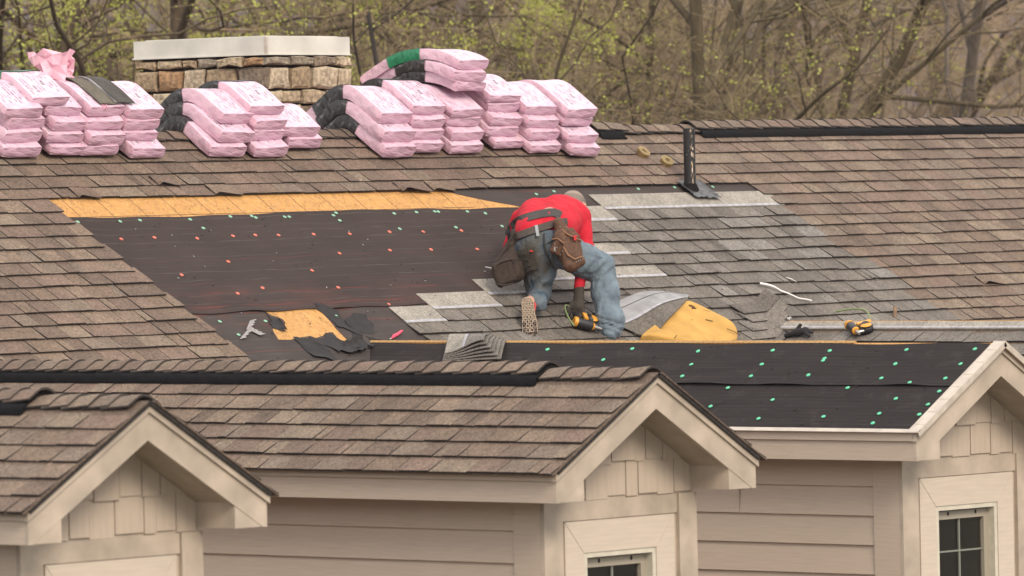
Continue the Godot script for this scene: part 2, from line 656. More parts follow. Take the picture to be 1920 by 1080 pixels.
func lower_felt(roof: Node) -> void:
	# the lower course of felt is torn open to the board
	var b := MB.new()
	b.box(Vector3(3.25, -0.001, 2.14), Vector3(4.1, 0.0012, 2.62))
	put("osb_patch", b.mesh(), M.osb, roof)
	var hole := PackedVector2Array()
	for p in [[3.44, 2.14], [3.99, 2.14], [3.965, 2.32], [3.94, 2.43], [3.925, 2.575], [3.85, 2.565], [3.875, 2.455], [3.80, 2.46], [3.755, 2.49], [3.66, 2.515], [3.60, 2.49], [3.514, 2.505], [3.42, 2.52], [3.318, 2.512], [3.345, 2.43], [3.371, 2.385], [3.43, 2.37], [3.507, 2.356], [3.55, 2.32], [3.556, 2.282], [3.53, 2.25], [3.498, 2.234]]:
		hole.append(Vector2(p[0], p[1]))
	# felt to the left, below and to the right of the hole
	var parts := [
		[[2.6, 2.12], [3.44, 2.12], [3.498, 2.234], [3.53, 2.25], [3.556, 2.282], [3.55, 2.32], [3.507, 2.356], [3.43, 2.37], [3.371, 2.385], [3.345, 2.43], [3.318, 2.512], [3.30, 3.2], [2.6, 3.2]],
		[[3.318, 2.512], [3.42, 2.52], [3.514, 2.505], [3.60, 2.49], [3.66, 2.515], [3.755, 2.49], [3.80, 2.46], [3.875, 2.455], [3.85, 2.565], [3.925, 2.575], [3.93, 3.2], [3.30, 3.2]],
		[[3.99, 2.12], [5.3, 2.12], [5.3, 2.9], [3.93, 2.9], [3.925, 2.575], [3.94, 2.43], [3.965, 2.32]]]
	for q in 3:
		b = MB.new()
		var poly := PackedVector2Array()
		for p in parts[q]:
			poly.append(Vector2(p[0], -p[1]))
		b.extrude(poly, 0.0014, 0.0024 + 0.0004 * q, Transform3D(Basis(Vector3.RIGHT, Vector3.BACK * -1.0, Vector3.UP), Vector3.ZERO))
		for k in b.v.size():
			b.uv[k] = Vector2((b.v[k].x - 2.6) / 3.4, (b.v[k].z - 2.1) / 1.15)
		put("underlayment", b.mesh(), M.underlay_low, roof)
	# loose flaps that curl up round the tear
	flap(roof, 3.46, 2.56, 3.66, 2.80, 0.016, 0.3)
	flap(roof, 3.66, 2.50, 3.90, 2.70, 0.012, 1.7)
	flap(roof, 3.82, 2.57, 4.06, 2.70, 0.035, 3.1)
	flap(roof, 4.06, 2.30, 4.30, 2.52, 0.008, 4.4)
	flap(roof, 3.97, 2.16, 4.10, 2.44, 0.014, 5.9)
	flap(roof, 4.14, 2.56, 4.27, 2.66, 0.025, 7.2)
	flap(roof, 3.42, 2.28, 3.50, 2.40, 0.015, 9.0)


func flap(roof: Node, x0: float, v0: float, x1: float, v1: float, up: float, sd: float) -> void:
	var rows := []
	for r in 13:
		var row := []
		for k in 17:
			var a := k / 16.0
			var t := r / 12.0
			var e := 0.035 * noise.get_noise_2d(a * 120.0 + sd * 90.0, sd * 300.0)
			var x := lerpf(x0, x1, a) + 0.05 * noise.get_noise_2d(t * 110.0 + sd * 51.0, 40.0) + 0.1 * (t - .5) * sin(sd)
			var v := lerpf(v0, v1, t) + e * (2.0 if t > 0.8 or t < 0.2 else 1.0) + 0.12 * (a - .5) * cos(sd)
			var curl := up * pow(absf(t - 0.5 + 0.3 * sin(sd)) * 1.6, 2.0) + up * 0.8 * maxf(0.0, noise.get_noise_2d(x * 190.0 + sd * 7.0, v * 210.0))
			row.append(Vector3(x, 0.005 + curl, v))
		rows.append(row)
	rows.reverse()
	var b := MB.new()
	b.grid(rows)
	put("felt_flap", b.mesh(), M.underlay_back, roof)


var nail_mesh := {}


func cap_nail(parent: Node, x: float, v: float, h: float, green: bool) -> void:
	if nail_mesh.is_empty():
		for k in 2:
			var b := MB.new()
			b.tube([Vector3(0, 0, 0), Vector3(0, .003, 0), Vector3(0, .0045, 0)], [.0142, .0142, .011], 12)
			b.tube([Vector3(0, .0045, 0), Vector3(0, .0055, 0)], [.005, .004], 7)
			nail_mesh[k] = b.mesh()
		mat("cap_green", lin(.10, .50, .29), 0.5)
		mat("cap_pale", lin(.22, .42, .30), 0.6)
		mat("cap_red", lin(.62, .15, .10), 0.55)
	put("cap_nail", nail_mesh[0], (M.cap_pale if parent.name == "main_roof" else M.cap_green) if green else M.cap_red, parent, Transform3D(Basis(Vector3.UP, rng.randf() * TAU) * Basis(Vector3.RIGHT, rng.randf_range(-.08, .08)), Vector3(x, h, v)))


func nails(roof: Node) -> void:
	for p in [[2.68, 1.066], [3.06, 1.074], [3.25, 1.067], [3.714, 1.073], [3.747, 1.182], [4.115, 1.05], [4.319, 1.051], [4.341, 1.072], [4.664, 1.073], [5.102, 1.07], [5.106, 1.136], [5.712, 1.067], [5.946, 1.058], [6.134, 1.056], [6.168, 1.059], [6.461, 1.067], [6.621, 1.096], [5.594, 1.26], [6.164, 1.262], [6.639, 1.265], [7.372, .867], [7.591, .835], [8.516, .83], [8.931, .82], [9.358, .825], [5.153, 1.04], [2.968, 2.282], [3.376, 2.30], [3.005, 2.441], [4.07, 2.27], [4.62, 1.073]]:
		cap_nail(roof, p[0], p[1], 0.0055, true)
	for p in [[2.898, 1.284], [3.209, 1.278], [3.587, 1.303], [3.939, 1.286], [4.154, 1.284], [4.37, 1.293], [4.709, 1.295], [3.634, 1.592], [3.084, 1.728], [4.312, 1.731], [4.75, 1.537], [3.68, 1.915], [3.401, 1.968], [4.377, 1.944], [5.057, 1.303], [5.462, 1.293], [5.791, 1.305], [6.18, 1.305], [6.666, 1.3], [5.263, 1.519], [5.668, 1.528], [6.126, 1.541], [4.672, 2.168], [7.743, 1.025]]:
		cap_nail(roof, p[0], p[1], 0.0055, false)


func scraps(roof: Node) -> void:   # granules, staples and torn bits left on the felt and the shingles
	var r := RandomNumberGenerator.new()
	r.seed = 77
	var g := MB.new()
	for q in 260:
		var p := Vector2(r.randf_range(2.75, 6.6), r.randf_range(1.06, 2.9)) if q < 190 else Vector2(r.randf_range(4.9, 9.6), r.randf_range(1.7, 2.7))
		if p.y > 1.1 and p.x < 2.62 + .135 * (p.y - .8) + .05: continue
		var at := Transform3D(Basis(Vector3.UP, r.randf() * TAU), Vector3(p.x, .0085 if q < 190 else .026, p.y))
		var e := r.randf_range(.0025, .009)
		g.box(Vector3(-e, 0, -e * .35), Vector3(e, .003, e * .35), at)
	tag(put("debris", g.mesh(), M.asphalt_edge, roof), "", "", "", "stuff")
	g = MB.new()
	for q in 26:
		var at := Transform3D(Basis(Vector3.UP, r.randf() * TAU), Vector3(r.randf_range(3.0, 6.0), .009, r.randf_range(1.1, 2.7)))
		var e := r.randf_range(.003, .008)
		g.box(Vector3(-e, 0, -e * .3), Vector3(e, .003, e * .3), at)
	tag(put("debris", g.mesh(), M.sealant, roof), "", "", "", "stuff")


func raised_shingles(roof: Node) -> void:
	# old shingles pried up along the cut: lifted, curled, with black shade gaps under them
	for p in [[4.18, .80, .26, 6], [6.02, .815, .30, 10], [6.34, .812, .22, 6], [2.90, .80, .20, 6], [3.75, .672, .20, 8], [11.05, 2.26, .26, 9]]:
		var rows := []
		var low := []
		for r in 7:
			var row := []
			var lr := []
			for k in 13:
				var a := k / 12.0
				var t := r / 6.0
				var up: float = 0.012 + p[3] * 0.0042 * pow(t, 2.0) * pow(1.0 - a, 1.4) * smoothstep(0.0, .12, a)
				var q := Vector3(p[0] + a * p[2], up + 0.014, p[1] - 0.125 * (1.0 - t) + 0.012 * a)
				row.append(q)
				lr.append(q + Vector3(0, -.006, 0))
			rows.append(row)
			low.append(lr)
		var b := MB.new()
		var lip := MB.new()
		lip.grid([low[6], rows[6]])
		lip.grid(low)
		rows.reverse()
		b.grid(rows)
		var am := ArrayMesh.new()
		b.add_to(am)
		lip.add_to(am)
		am.surface_set_material(1, M.asphalt_edge)
		put("lifted_shingle", am, null, roof).set_surface_override_material(0, tone(false))
	# woven valley shingles at the two valleys on the right
	for q in 2:
		var k := 3 + q
		for j in 4:
			var v := (2.515 if q == 0 else 2.40) + j * 0.10
			var xv := valley_x(k, v)
			var rows := []
			for r in 2:
				var row := []
				for s in 9:
					var t := s / 8.0 - 0.5
					var main_p := main_frame() * Vector3(xv + minf(t, 0.0) * 0.52 - .03 * r, 0.042 - 0.006 * j - .010 * r, v - 0.13 * r)
					var side_p := Vector3(maxf(t, 0.0) * 0.34, maxf(t, 0.0) * 0.34 * TD, -maxf(t, 0.0) * 0.05)
					row.append(main_frame().affine_inverse() * (main_p + side_p + Vector3(0, 0.02 * (0.5 - absf(t)), 0)))
				rows.append(row)
			var b := MB.new()
			b.grid([rows[0], rows[1]])
			var lw := []
			for s in 9:
				lw.append(rows[0][s] + Vector3(0, -.008, .002))
			var lip := MB.new()
			lip.grid([lw, rows[0]])
			lip.quad(rows[0][0] + Vector3(0, -.008, 0), rows[0][0], rows[1][0], rows[1][0] + Vector3(0, -.008, 0))
			var vm := ArrayMesh.new()
			b.add_to(vm)
			lip.add_to(vm)
			vm.surface_set_material(1, M.asphalt_edge)
			put("valley_shingle", vm, null, roof).set_surface_override_material(0, tone(q == 0))


func ridge_line(parent: Node3D, _main: bool, vents: Array, caps: Array, ang: float, wiggle: float) -> void:
	# local x along the ridge, the ridge at the plane's z = 0; undo the plane's tilt so that y is up
	var back := Transform3D(parent.transform.basis.inverse() * Basis(parent.transform.basis.x, Vector3.UP, parent.transform.basis.x.cross(Vector3.UP)), Vector3.ZERO)
	for p in vents:
		var rows := []
		var b := MB.new()
		for e in [p[0], p[1]]:
			var row := []
			for s in [-.16, -.158, -.12, -.06, 0.0, .06, .12, .158, .16]:
				var q := bend_over(s, .10, ang)
				row.append(Vector3(e, q.y + (0.036 if absf(s) < .1595 else 0.004), q.z))
			rows.append(row)
		b.grid([rows[0], rows[1]])
		var edge := []
		for e in [p[0], p[1]]:
			edge.append([])
			for s in 9:
				edge[-1].append(rows[0 if e == p[0] else 1][s] + Vector3(0, -.03, 0))
		for k in 8:
			b.quad(edge[0][k], edge[0][k + 1], rows[0][k + 1], rows[0][k])
			b.quad(edge[1][k + 1], edge[1][k], rows[1][k], rows[1][k + 1])
		for s in [-1.0, 1.0]:   # baffle flange
			var q := bend_over(s * .168, .10, ang)
			b.box(Vector3(p[0], q.y - .004, q.z - .012), Vector3(p[1], q.y + .012, q.z + .012))
		put("ridge_vent", b.mesh(), M.vent_plastic, parent, back)
	var m := cap_shape(.15, .128, ang, .10)
	for p in caps:
		var x: float = p[0]
		while x < p[1]:
			var t := Transform3D(Basis(Vector3.RIGHT, rng.randf_range(-.03, .03) * wiggle) * Basis(Vector3.BACK, rng.randf_range(-.012, .03)), Vector3(x + rng.randf_range(-.006, .006), p[2] + .006 + rng.randf() * .003 * wiggle, rng.randf_range(-.005, .005)))
			if not _main:   # dormer caps lap the other way, butts towards the gable
				t = t * Transform3D(Basis(Vector3.UP, PI), Vector3(.145, 0, 0))
			var o := put("ridge_cap", m, null, parent, back * t)
			o.set_surface_override_material(0, tone(false))
			x += 0.145


# ---------------------------------------------------------------- dormers
func dpoly(y0: float, y1: float, x0: float, x1: float, side: float) -> PackedVector2Array:   # a strip along one rake: between y0 and y1 below the apex line
	return PackedVector2Array([Vector2(side * x0, y0 - TD * x0), Vector2(side * x1, y0 - TD * x1), Vector2(side * x1, y1 - TD * x1), Vector2(side * x0, y1 - TD * x0)])


func slab(called: String, poly: PackedVector2Array, z0: float, z1: float, m: Material, parent: Node, x := Transform3D()) -> MeshInstance3D:
	var b := MB.new()
	b.extrude(poly, z0, z1)
	return put(called, b.mesh(), m, parent, x)


func bar(called: String, lo: Vector3, hi: Vector3, m: Material, parent: Node, x := Transform3D()) -> MeshInstance3D:
	var b := MB.new()
	b.box(lo, hi)
	return put(called, b.mesh(), m, parent, x)


func dormer(k: int) -> void:
	var o := Transform3D(Basis(), Vector3(DX[k], DY[k], DZ[k]))
	var back: float = -6.35 - DZ[k]
	var l := sqrt(1.0 + TD * TD)
	var down_l := Vector3(-1, -TD, 0) / l
	var down_r := Vector3(1, -TD, 0) / l
	# roof decks
	var b := MB.new()
	var zf := 0.028
	b.box(Vector3(back, -0.02, 0), Vector3(zf, 0, 0.985))
	var deck_m: Material = M.osb if k == 2 else M.asphalt
	var left := put("dormer_roof", b.mesh(), deck_m, house, o * plane_frame(Vector3(0, 0.055, 0), Vector3.BACK, down_l))
	b = MB.new()
	b.box(Vector3(-zf, -0.02, 0), Vector3(-back, 0, 0.985))
	var right := put("dormer_roof", b.mesh(), deck_m, house, o * plane_frame(Vector3(0, 0.055, 0), Vector3.FORWARD, down_r))
	var mass := {}
	var none := func(_x, _v): return false
	var dormer_single := func(x: float, _v: float) -> bool: return (k == 1 and x > -5.4) or (k == 0 and x > -1.5)
	var rmass := {}
	if k != 2:
		var fresh := func(_x, _v): return k == 3
		for r in 6:
			var v := 0.285 + 0.1508 * r
			if k == 3 and r == 0:
				v = 0.27
			course(left, mass, v, back, zf, fresh, dormer_single if k < 2 else none, 0.003 if k < 2 else 0.012, 0.30)
			course(right, rmass, v, -zf, -back, fresh, none, 0.003)
		var starter := MB.new()
		starter.box(Vector3(back, 0.002, 0.02), Vector3(zf + .006, 0.010, 1.034))
		put("starter_course", starter.mesh(), M.shingle_old_2, left)
		put("starter_course", starter.mesh(), M.shingle_old_2, right, Transform3D(Basis(), Vector3(-zf - back - .006, 0, 0)))
		pour("shingles", mass, left)
		pour("shingles", rmass, right)
	if k < 2:
		ridge_line(left, false, [[back + .1, -0.76]], [[back + .1, -0.80, 0.052], [-0.745, -0.02, 0.024]], atan(TD), 0.4)
	elif k == 3:
		var top := MB.new()
		top.box(Vector3(back + .05, 0.012, 0.02), Vector3(-.3, 0.027, 0.112))
		put("new_shingle", top.mesh(), M.shingle_lap, left)
		top = MB.new()
		top.box(Vector3(back + .08, 0.0272, 0.082), Vector3(-.3, 0.0280, 0.099))
		put("sealant_strip", top.mesh(), M.sealant, left)
		bar("board_edge", Vector3(back + .3, -0.01, -0.006), Vector3(-.5, 0.016, 0.012), M.osb_edge, left)
	elif k == 2:
		bare_dormer(left, right, back, zf)
	gable_end(k, o)
	side_walls(k, o, back)


func bare_dormer(left: Node3D, right: Node3D, back: float, zf: float) -> void:
	var none := func(_x): return 0.0
	for q in 2:
		var v0 := 0.47 if q == 0 else 0.022
		var v1 := 0.975 if q == 0 else 0.50
		var s := sheet("underlayment", M.underlay_dormer, left, back, -0.055, 0.004 + q * 0.0035, func(x): return v0 + (0.01 * sin(x * 5.0)) * q, func(x): return v1 + 0.002 * sin(x * 3.0), 70, 0.0035, q == 1)
		s = sheet("underlayment", M.underlay_dormer, right, 0.055, -back, 0.004 + q * 0.0035, func(x): return v0, func(x): return v1, 30, 0.0035)
	bar("board_edge", Vector3(-5.3, -0.012, -0.010), Vector3(-1.13, 0.010, 0.016), M.osb_edge, left)
	for p in [[-2.328, .117], [-1.722, .105], [-1.26, .108], [-.66, .095], [-.135, .085], [-2.273, .27], [-1.698, .265], [-1.241, .195], [-1.235, .22], [-.639, .255], [-.135, .252], [-2.25, .405], [-1.69, .40], [-1.238, .385], [-.64, .415], [-.145, .412], [-.387, .462], [-1.781, .535], [-.829, .525], [-.096, .555], [-1.771, .745], [-1.327, .665], [-.373, .64], [-.086, .70], [-1.291, .875], [-.797, .845], [-.39, .805], [-.078, .81], [-.368, .91], [-3.05, .22], [-3.62, .10], [-2.9, .09], [-4.3, .2]]:
		cap_nail(left, p[0], p[1], 0.0105, true)
	# drip edge along the rake and the eave
	for s in [[left, zf - .075, zf + .012], [right, -zf - .012, -zf + .075]]:
		var b := MB.new()
		b.box(Vector3(s[1], 0.009, -0.004), Vector3(s[2], 0.0115, 1.0))
		if s[0] == left:
			b.box(Vector3(zf + .0015, -.024, -.004), Vector3(zf + .012, .0088, 1.0))
		else:
			b.box(Vector3(-zf - .012, -.024, -.004), Vector3(-zf - .0015, .0088, 1.0))
		for q in 7:
			var v := 0.09 + q * 0.137
			b.box(Vector3(s[1] + .012, 0.0112, v), Vector3(s[2] - .006, 0.0135, v + .005))
		put("drip_edge", b.mesh(), M.drip_edge, s[0])
	bar("drip_edge", Vector3(back, 0.0075, 0.968), Vector3(zf + .012, 0.0105, 1.005), M.drip_edge, left)
	var r := RandomNumberGenerator.new()
	r.seed = 5
	var g := MB.new()
	for q in 70:   # granules and scraps dropped on the felt
		var at := Transform3D(Basis(Vector3.UP, r.randf() * TAU), Vector3(r.randf_range(-4.5, -.1), 0.011, r.randf_range(.04, .96)))
		var e := r.randf_range(.003, .010)
		g.box(Vector3(-e, 0, -e * .4), Vector3(e, .004, e * .4), at)
	tag(put("debris", g.mesh(), M.asphalt, left), "", "", "", "stuff")


func gable_end(k: int, o: Transform3D) -> void:
	var rake: Material = M.paint
	for s in [-1.0, 1.0]:
		# rake board with a plumb-cut tail
		var p := PackedVector2Array([Vector2(0, 0), Vector2(s * .833, -TD * .833), Vector2(s * .833, -.623), Vector2(s * .803, -.623), Vector2(0, -.145)])
		slab("rake_board", p, -.02, 0.0, rake, house, o)
		slab("rake_trim", dpoly(.052, -.003, 0, .845, s), -.018, .014, rake, house, o)
		# soffit under the overhanging rake, in short panels
		for q in 5:
			slab("soffit_panel", dpoly(-.118, -.13, q * .17, q * .17 + .167 if q < 4 else .83, s), -.30, -.02, M.soffit, house, o)
		# boxed return at the foot of the rake
		var r := PackedVector2Array([Vector2(s * .605, -.125 - .605 * TD), Vector2(s * .83, -.125 - .83 * TD), Vector2(s * .83, -.621), Vector2(s * .605, -.621)])
		slab("eave_return", r, -.30, -.003, rake, house, o)
	# the wall under it, open where the window is
	var top := -.10
	var wl := house
	var z0 := -.36
	var z1 := -.30
	var e := .615
	var wy0 := -2.05
	var wy1 := -.93
	var wall := slab("gable_wall", PackedVector2Array([Vector2(-e, wy1), Vector2(e, wy1), Vector2(e, top - TD * e), Vector2(0, top), Vector2(-e, top - TD * e)]), z0, z1, M.paint, wl, o)
	for p in [[-e, -.30], [.30, e]]:
		bar("wall_panel", Vector3(p[0], wy0, z0), Vector3(p[1], wy1 - .001, z1), M.paint, wall)
	bar("wall_panel", Vector3(-e, -6.4, z0), Vector3(e, wy0 - .001, z1), M.paint, wall)
	# shakes
	var tri := PackedVector2Array([Vector2(-e, -.70), Vector2(e, -.70), Vector2(e, -.128 - TD * e), Vector2(0, -.128), Vector2(-e, -.128 - TD * e)])
	var cuts: Array = [[[-.45, -.285, -.143, .035, .238, .326, .467, .61], [-.3, -.12, .062, .219, .347, .5]], [[-.45, -.279, -.09, .063, .163, .328, .468, .613], [-.25, -.067, .134, .221, .362, .5]], [[-.45, -.29, -.124, .053, .249, .337, .47, .61], [-.3, -.1, .096, .249, .377, .5]]][mini(k, 2)]
	for row in 3:
		var xs: Array = cuts[row] if row < 2 else [-.2, -.05, .09, .22]
		xs = [-e] + xs + [e]
		for q in xs.size() - 1:
			var y: float = -.625 + row * .19 - [0.0, .012, .004, .016, .0, .009][(q + row + k) % 6]
			var rect := PackedVector2Array([Vector2(xs[q] + .0035, y), Vector2(xs[q + 1] - .0035, y), Vector2(xs[q + 1] - .0025, -.43 + row * .19), Vector2(xs[q] + .0025, -.43 + row * .19)])
			for piece in Geometry2D.intersect_polygons(rect, tri):
				slab("shake", piece, z1 - .001, z1 + .010 + .011 * row + .0025 * ((q * 7 + row * 3) % 3), M.shake, wall)
	# frieze, corner boards, casing
	bar("frieze_board", Vector3(-.478, -.747, z1 - .001), Vector3(.488, -.642, z1 + .012), M.paint, wall)
	bar("corner_board", Vector3(-.633, -6.3, z1 - .001), Vector3(-.480, -.618, z1 + .026), M.paint, wall)
	bar("corner_board", Vector3(.490, -6.3, z1 - .001), Vector3(.640, -.640, z1 + .026), M.paint, wall)
	var cz := z1 + .018
	slab("window_casing", PackedVector2Array([Vector2(-.457, -.752), Vector2(.457, -.752), Vector2(.302, -.928), Vector2(-.302, -.928)]), z1 - .001, cz, M.paint_casing, wall)
	for s in [-1.0, 1.0]:
		slab("window_casing", PackedVector2Array([Vector2(s * .457, -.755), Vector2(s * .457, -2.2), Vector2(s * .302, -2.05), Vector2(s * .302, -.931)]), z1 - .001, cz - .001, M.paint_casing, wall)
	slab("window_casing", PackedVector2Array([Vector2(-.452, -2.2), Vector2(.452, -2.2), Vector2(.30, -2.052), Vector2(-.30, -2.052)]), z1 - .001, cz + .01, M.paint_casing, wall)
	window(o)


func window(o: Transform3D) -> void:
	var w := Node3D.new()
	w.name = nm("window", house)
	house.add_child(w, true)
	w.transform = o * Transform3D(Basis(), Vector3(0, 0, -.30))
	var y0 := -2.05
	var y1 := -.93
	for s in [-1.0, 1.0]:
		var a := .272 if s > 0 else -.30
		bar("frame", Vector3(a, y0, -.075), Vector3(a + .028, y1, .012), M.window_frame, w)
	bar("frame", Vector3(-.272, y1 - .026, -.075), Vector3(.272, y1, .013), M.window_frame, w)
	bar("frame", Vector3(-.272, y0, -.075), Vector3(.272, y0 + .03, .02), M.window_frame, w)
	bar("sash", Vector3(-.272, y1 - .085, -.07), Vector3(.272, y1 - .036, -.035), M.window_sash, w)
	bar("sash", Vector3(-.272, y0 + .03, -.07), Vector3(.272, y0 + .085, -.035), M.window_sash, w)
	for s in [-1.0, 1.0]:
		var a := .226 if s > 0 else -.272
		bar("sash", Vector3(a, y0 + .085, -.07), Vector3(a + .046, y1 - .085, -.035), M.window_sash, w)
	bar("muntin", Vector3(-.0055, y0 + .085, -.058), Vector3(.0055, y1 - .085, -.047), M.muntin, w)
	for q in 4:
		var y := y1 - .085 - .197 * (q + 1)
		bar("muntin", Vector3(-.226, y - .005, -.0575), Vector3(.226, y + .005, -.0475), M.muntin, w)
	bar("pane", Vector3(-.226, y0 + .085, -.0635), Vector3(.226, y1 - .085, -.0595), M.glass, w)
	for x in [-.13, .14]:
		bar("latch", Vector3(x, y1 - .062, -.034), Vector3(x + .008, y1 - .04, -.028), M.vent_plastic, w)


func side_walls(k: int, o: Transform3D, back: float) -> void:
	for s in [-1.0, 1.0]:
		var x0 := -.833 if s < 0 else .813
		bar("fascia_board", Vector3(x0, -.623, back), Vector3(x0 + .02, -.506, -.021), M.siding, house, o)
		bar("eave_trim", Vector3(x0 + (-.014 if s < 0 else 0.0), -.504, back), Vector3(x0 + (.02 if s < 0 else .034), -.448, -.019), M.siding, house, o)
		bar("soffit_board", Vector3(-.812 if s < 0 else .612, -.618, back), Vector3(-.612 if s < 0 else .812, -.608, -.301), M.soffit, house, o)
		var wall := bar("side_wall", Vector3(-.61 if s < 0 else .57, -6.4, back), Vector3(-.57 if s < 0 else .61, -.40, -.361), M.siding, house, o)
		if s > 0 or k > 3: continue
		bar("corner_board", Vector3(-.634, -6.3, -.50), Vector3(-.6105, -.6185, -.302), M.siding, wall)
		for q in 14:
			var yb := -.792 - .178 * q
			var lo := Vector3(-.622, yb, back)
			var b := MB.new()
			b.hexa([Vector3(-.6275, yb, -.503), Vector3(-.6105, yb, -.503), Vector3(-.6105, yb, back), Vector3(-.6275, yb, back),
				Vector3(-.6125, yb + .177, -.503), Vector3(-.6105, yb + .177, -.503), Vector3(-.6105, yb + .177, back), Vector3(-.6125, yb + .177, back)])
			put("siding_board", b.mesh(), M.siding, wall)
			if q % 3 == 1:   # a caulked butt joint
				var zj := -1.0 - fposmod(q * 1.37 + k * .9, 2.6)
				bar("joint", Vector3(-.6290, yb + .002, zj), Vector3(-.6125, yb + .174, zj + .003), M.soffit, wall)


func lower_walls() -> void:
	var z := RIDGE_Z + 7.55
	bar("front_wall", Vector3(-8, -7, z - .4), Vector3(22, RIDGE_Y - TM * 7.15 - .03, z - .2), M.siding, house)
	bar("back_wall", Vector3(-8, -7, RIDGE_Z - 7.0), Vector3(22, RIDGE_Y - TM * 6.8 - .05, RIDGE_Z - 6.8), M.siding, house)
	for x in [-7.9, 21.7]:
		slab("end_wall", PackedVector2Array([Vector2(-6.9, -7), Vector2(7.2, -7), Vector2(7.2, -TM * 7.2 + RIDGE_Y - .04), Vector2(0, RIDGE_Y - .04), Vector2(-6.9, -TM * 6.9 + RIDGE_Y - .04)]), -.1, .1, M.siding, house, Transform3D(Basis(Vector3.BACK, Vector3.UP, Vector3.LEFT), Vector3(x, 0, RIDGE_Z)))


# ---------------------------------------------------------------- shingle bundles on the ridge
func wrap_texture(sd: int, prints: bool) -> ImageTexture:
	# pale pink film: fine pink stripes down the sides, grey print on the top; u along the bundle, v round it
	var r := RandomNumberGenerator.new()
	r.seed = sd
	var w := 512
	var h := 256
	var f := FastNoiseLite.new()
	f.seed = sd
	f.frequency = 0.02
	var im := Image.create(w, h, false, Image.FORMAT_RGB8)
	var top0 := int(h * .06)
	var top1 := int(h * .46)
	for y in h:
		var side := y < top0 or (y > top1 and y < int(h * .56)) or y > int(h * .94)
		for x in w:
			var a := f.get_noise_2d(x, y * 2.0)
			var col := Color(.825, .675, .76)
			if side:
				col = Color(.80, .625, .70) if fposmod(x + y * 1.4, 9.0) < 4.0 else Color(.85, .735, .78)
			elif y <= top1:
				col = Color(.81, .685, .75).lerp(Color(.84, .75, .80), clampf(.5 + a * 1.5, 0, 1))
			var e := minf(x, w - x)
			if e < 46 and absf(f.get_noise_2d(x * 2.5, y * 2.5)) < .03 + .0006 * (46 - e):
				col = col.lerp(Color(.84, .52, .62), .5)
			im.set_pixel(x, y, col)
	if prints:
		var ink := Color(.24, .21, .24)
		for block in [[.12, .34], [.64, .92]]:
			var y := top0 + 12
			while y < top1 - 8:
				var x := int(w * block[0]) + r.randi() % 14
				var big := r.randf() < .22
				while x < int(w * block[1]):
					var l := r.randi_range(6, 26)
					if r.randf() < .55:
						var hh := r.randi_range(5, 8) if big and r.randf() < .6 else 2
						im.fill_rect(Rect2i(x, y, l, hh), ink.lerp(Color(.74, .67, .71), r.randf_range(.0, .7)))
					x += l + r.randi_range(2, 6)
				y += 13 if big else 8
	return ImageTexture.create_from_image(im)


func make_wraps() -> void:
	var crinkle := noise_tex(256, 0.016, 0.0, 1.0, 71, 5, FastNoiseLite.TYPE_SIMPLEX)
	for k in 3:
		var m := StandardMaterial3D.new()
		m.albedo_texture = wrap_texture(80 + k, k < 2)
		m.roughness = 0.38
		m.heightmap_enabled = true
		m.heightmap_texture = crinkle
		m.heightmap_scale = 1.8
		m.uv1_scale = Vector3(1, 1, 1)
		M["wrap_%d" % k] = m
	for p in [["band_black", [.020, .018, .019], [.16, .15, .15]], ["band_green", [.008, .17, .075], [.05, .36, .20]]]:
		var f := FastNoiseLite.new()
		f.seed = 9
		f.frequency = 0.03
		var im := Image.create(128, 256, false, Image.FORMAT_RGB8)
		for y in 256:
			for x in 128:
				var t := smoothstep(.18, .5, f.get_noise_2d(x * 0.9 + y * .55, y * 4.0)) * .8
				im.set_pixel(x, y, lin(p[1][0], p[1][1], p[1][2]).lerp(lin(p[2][0], p[2][1], p[2][2]), t if p[0] == "band_black" else t * .5))
		var m := StandardMaterial3D.new()
		m.albedo_texture = ImageTexture.create_from_image(im)
		m.roughness = 0.34
		m.heightmap_enabled = true
		m.heightmap_texture = crinkle
		m.heightmap_scale = 0.7
		M[p[0]] = m


func arc_at(s: float, rm: float, ang: float) -> Array:   # point and angle on a path bent over the ridge, top at the origin
	var lim := rm * ang
	var t := clampf(s, -lim, lim)
	var p := Vector2(rm * sin(t / rm), rm * cos(t / rm))
	var g := t / rm
	p += Vector2(cos(g), -sin(g)) * (s - t)
	return [p, g]


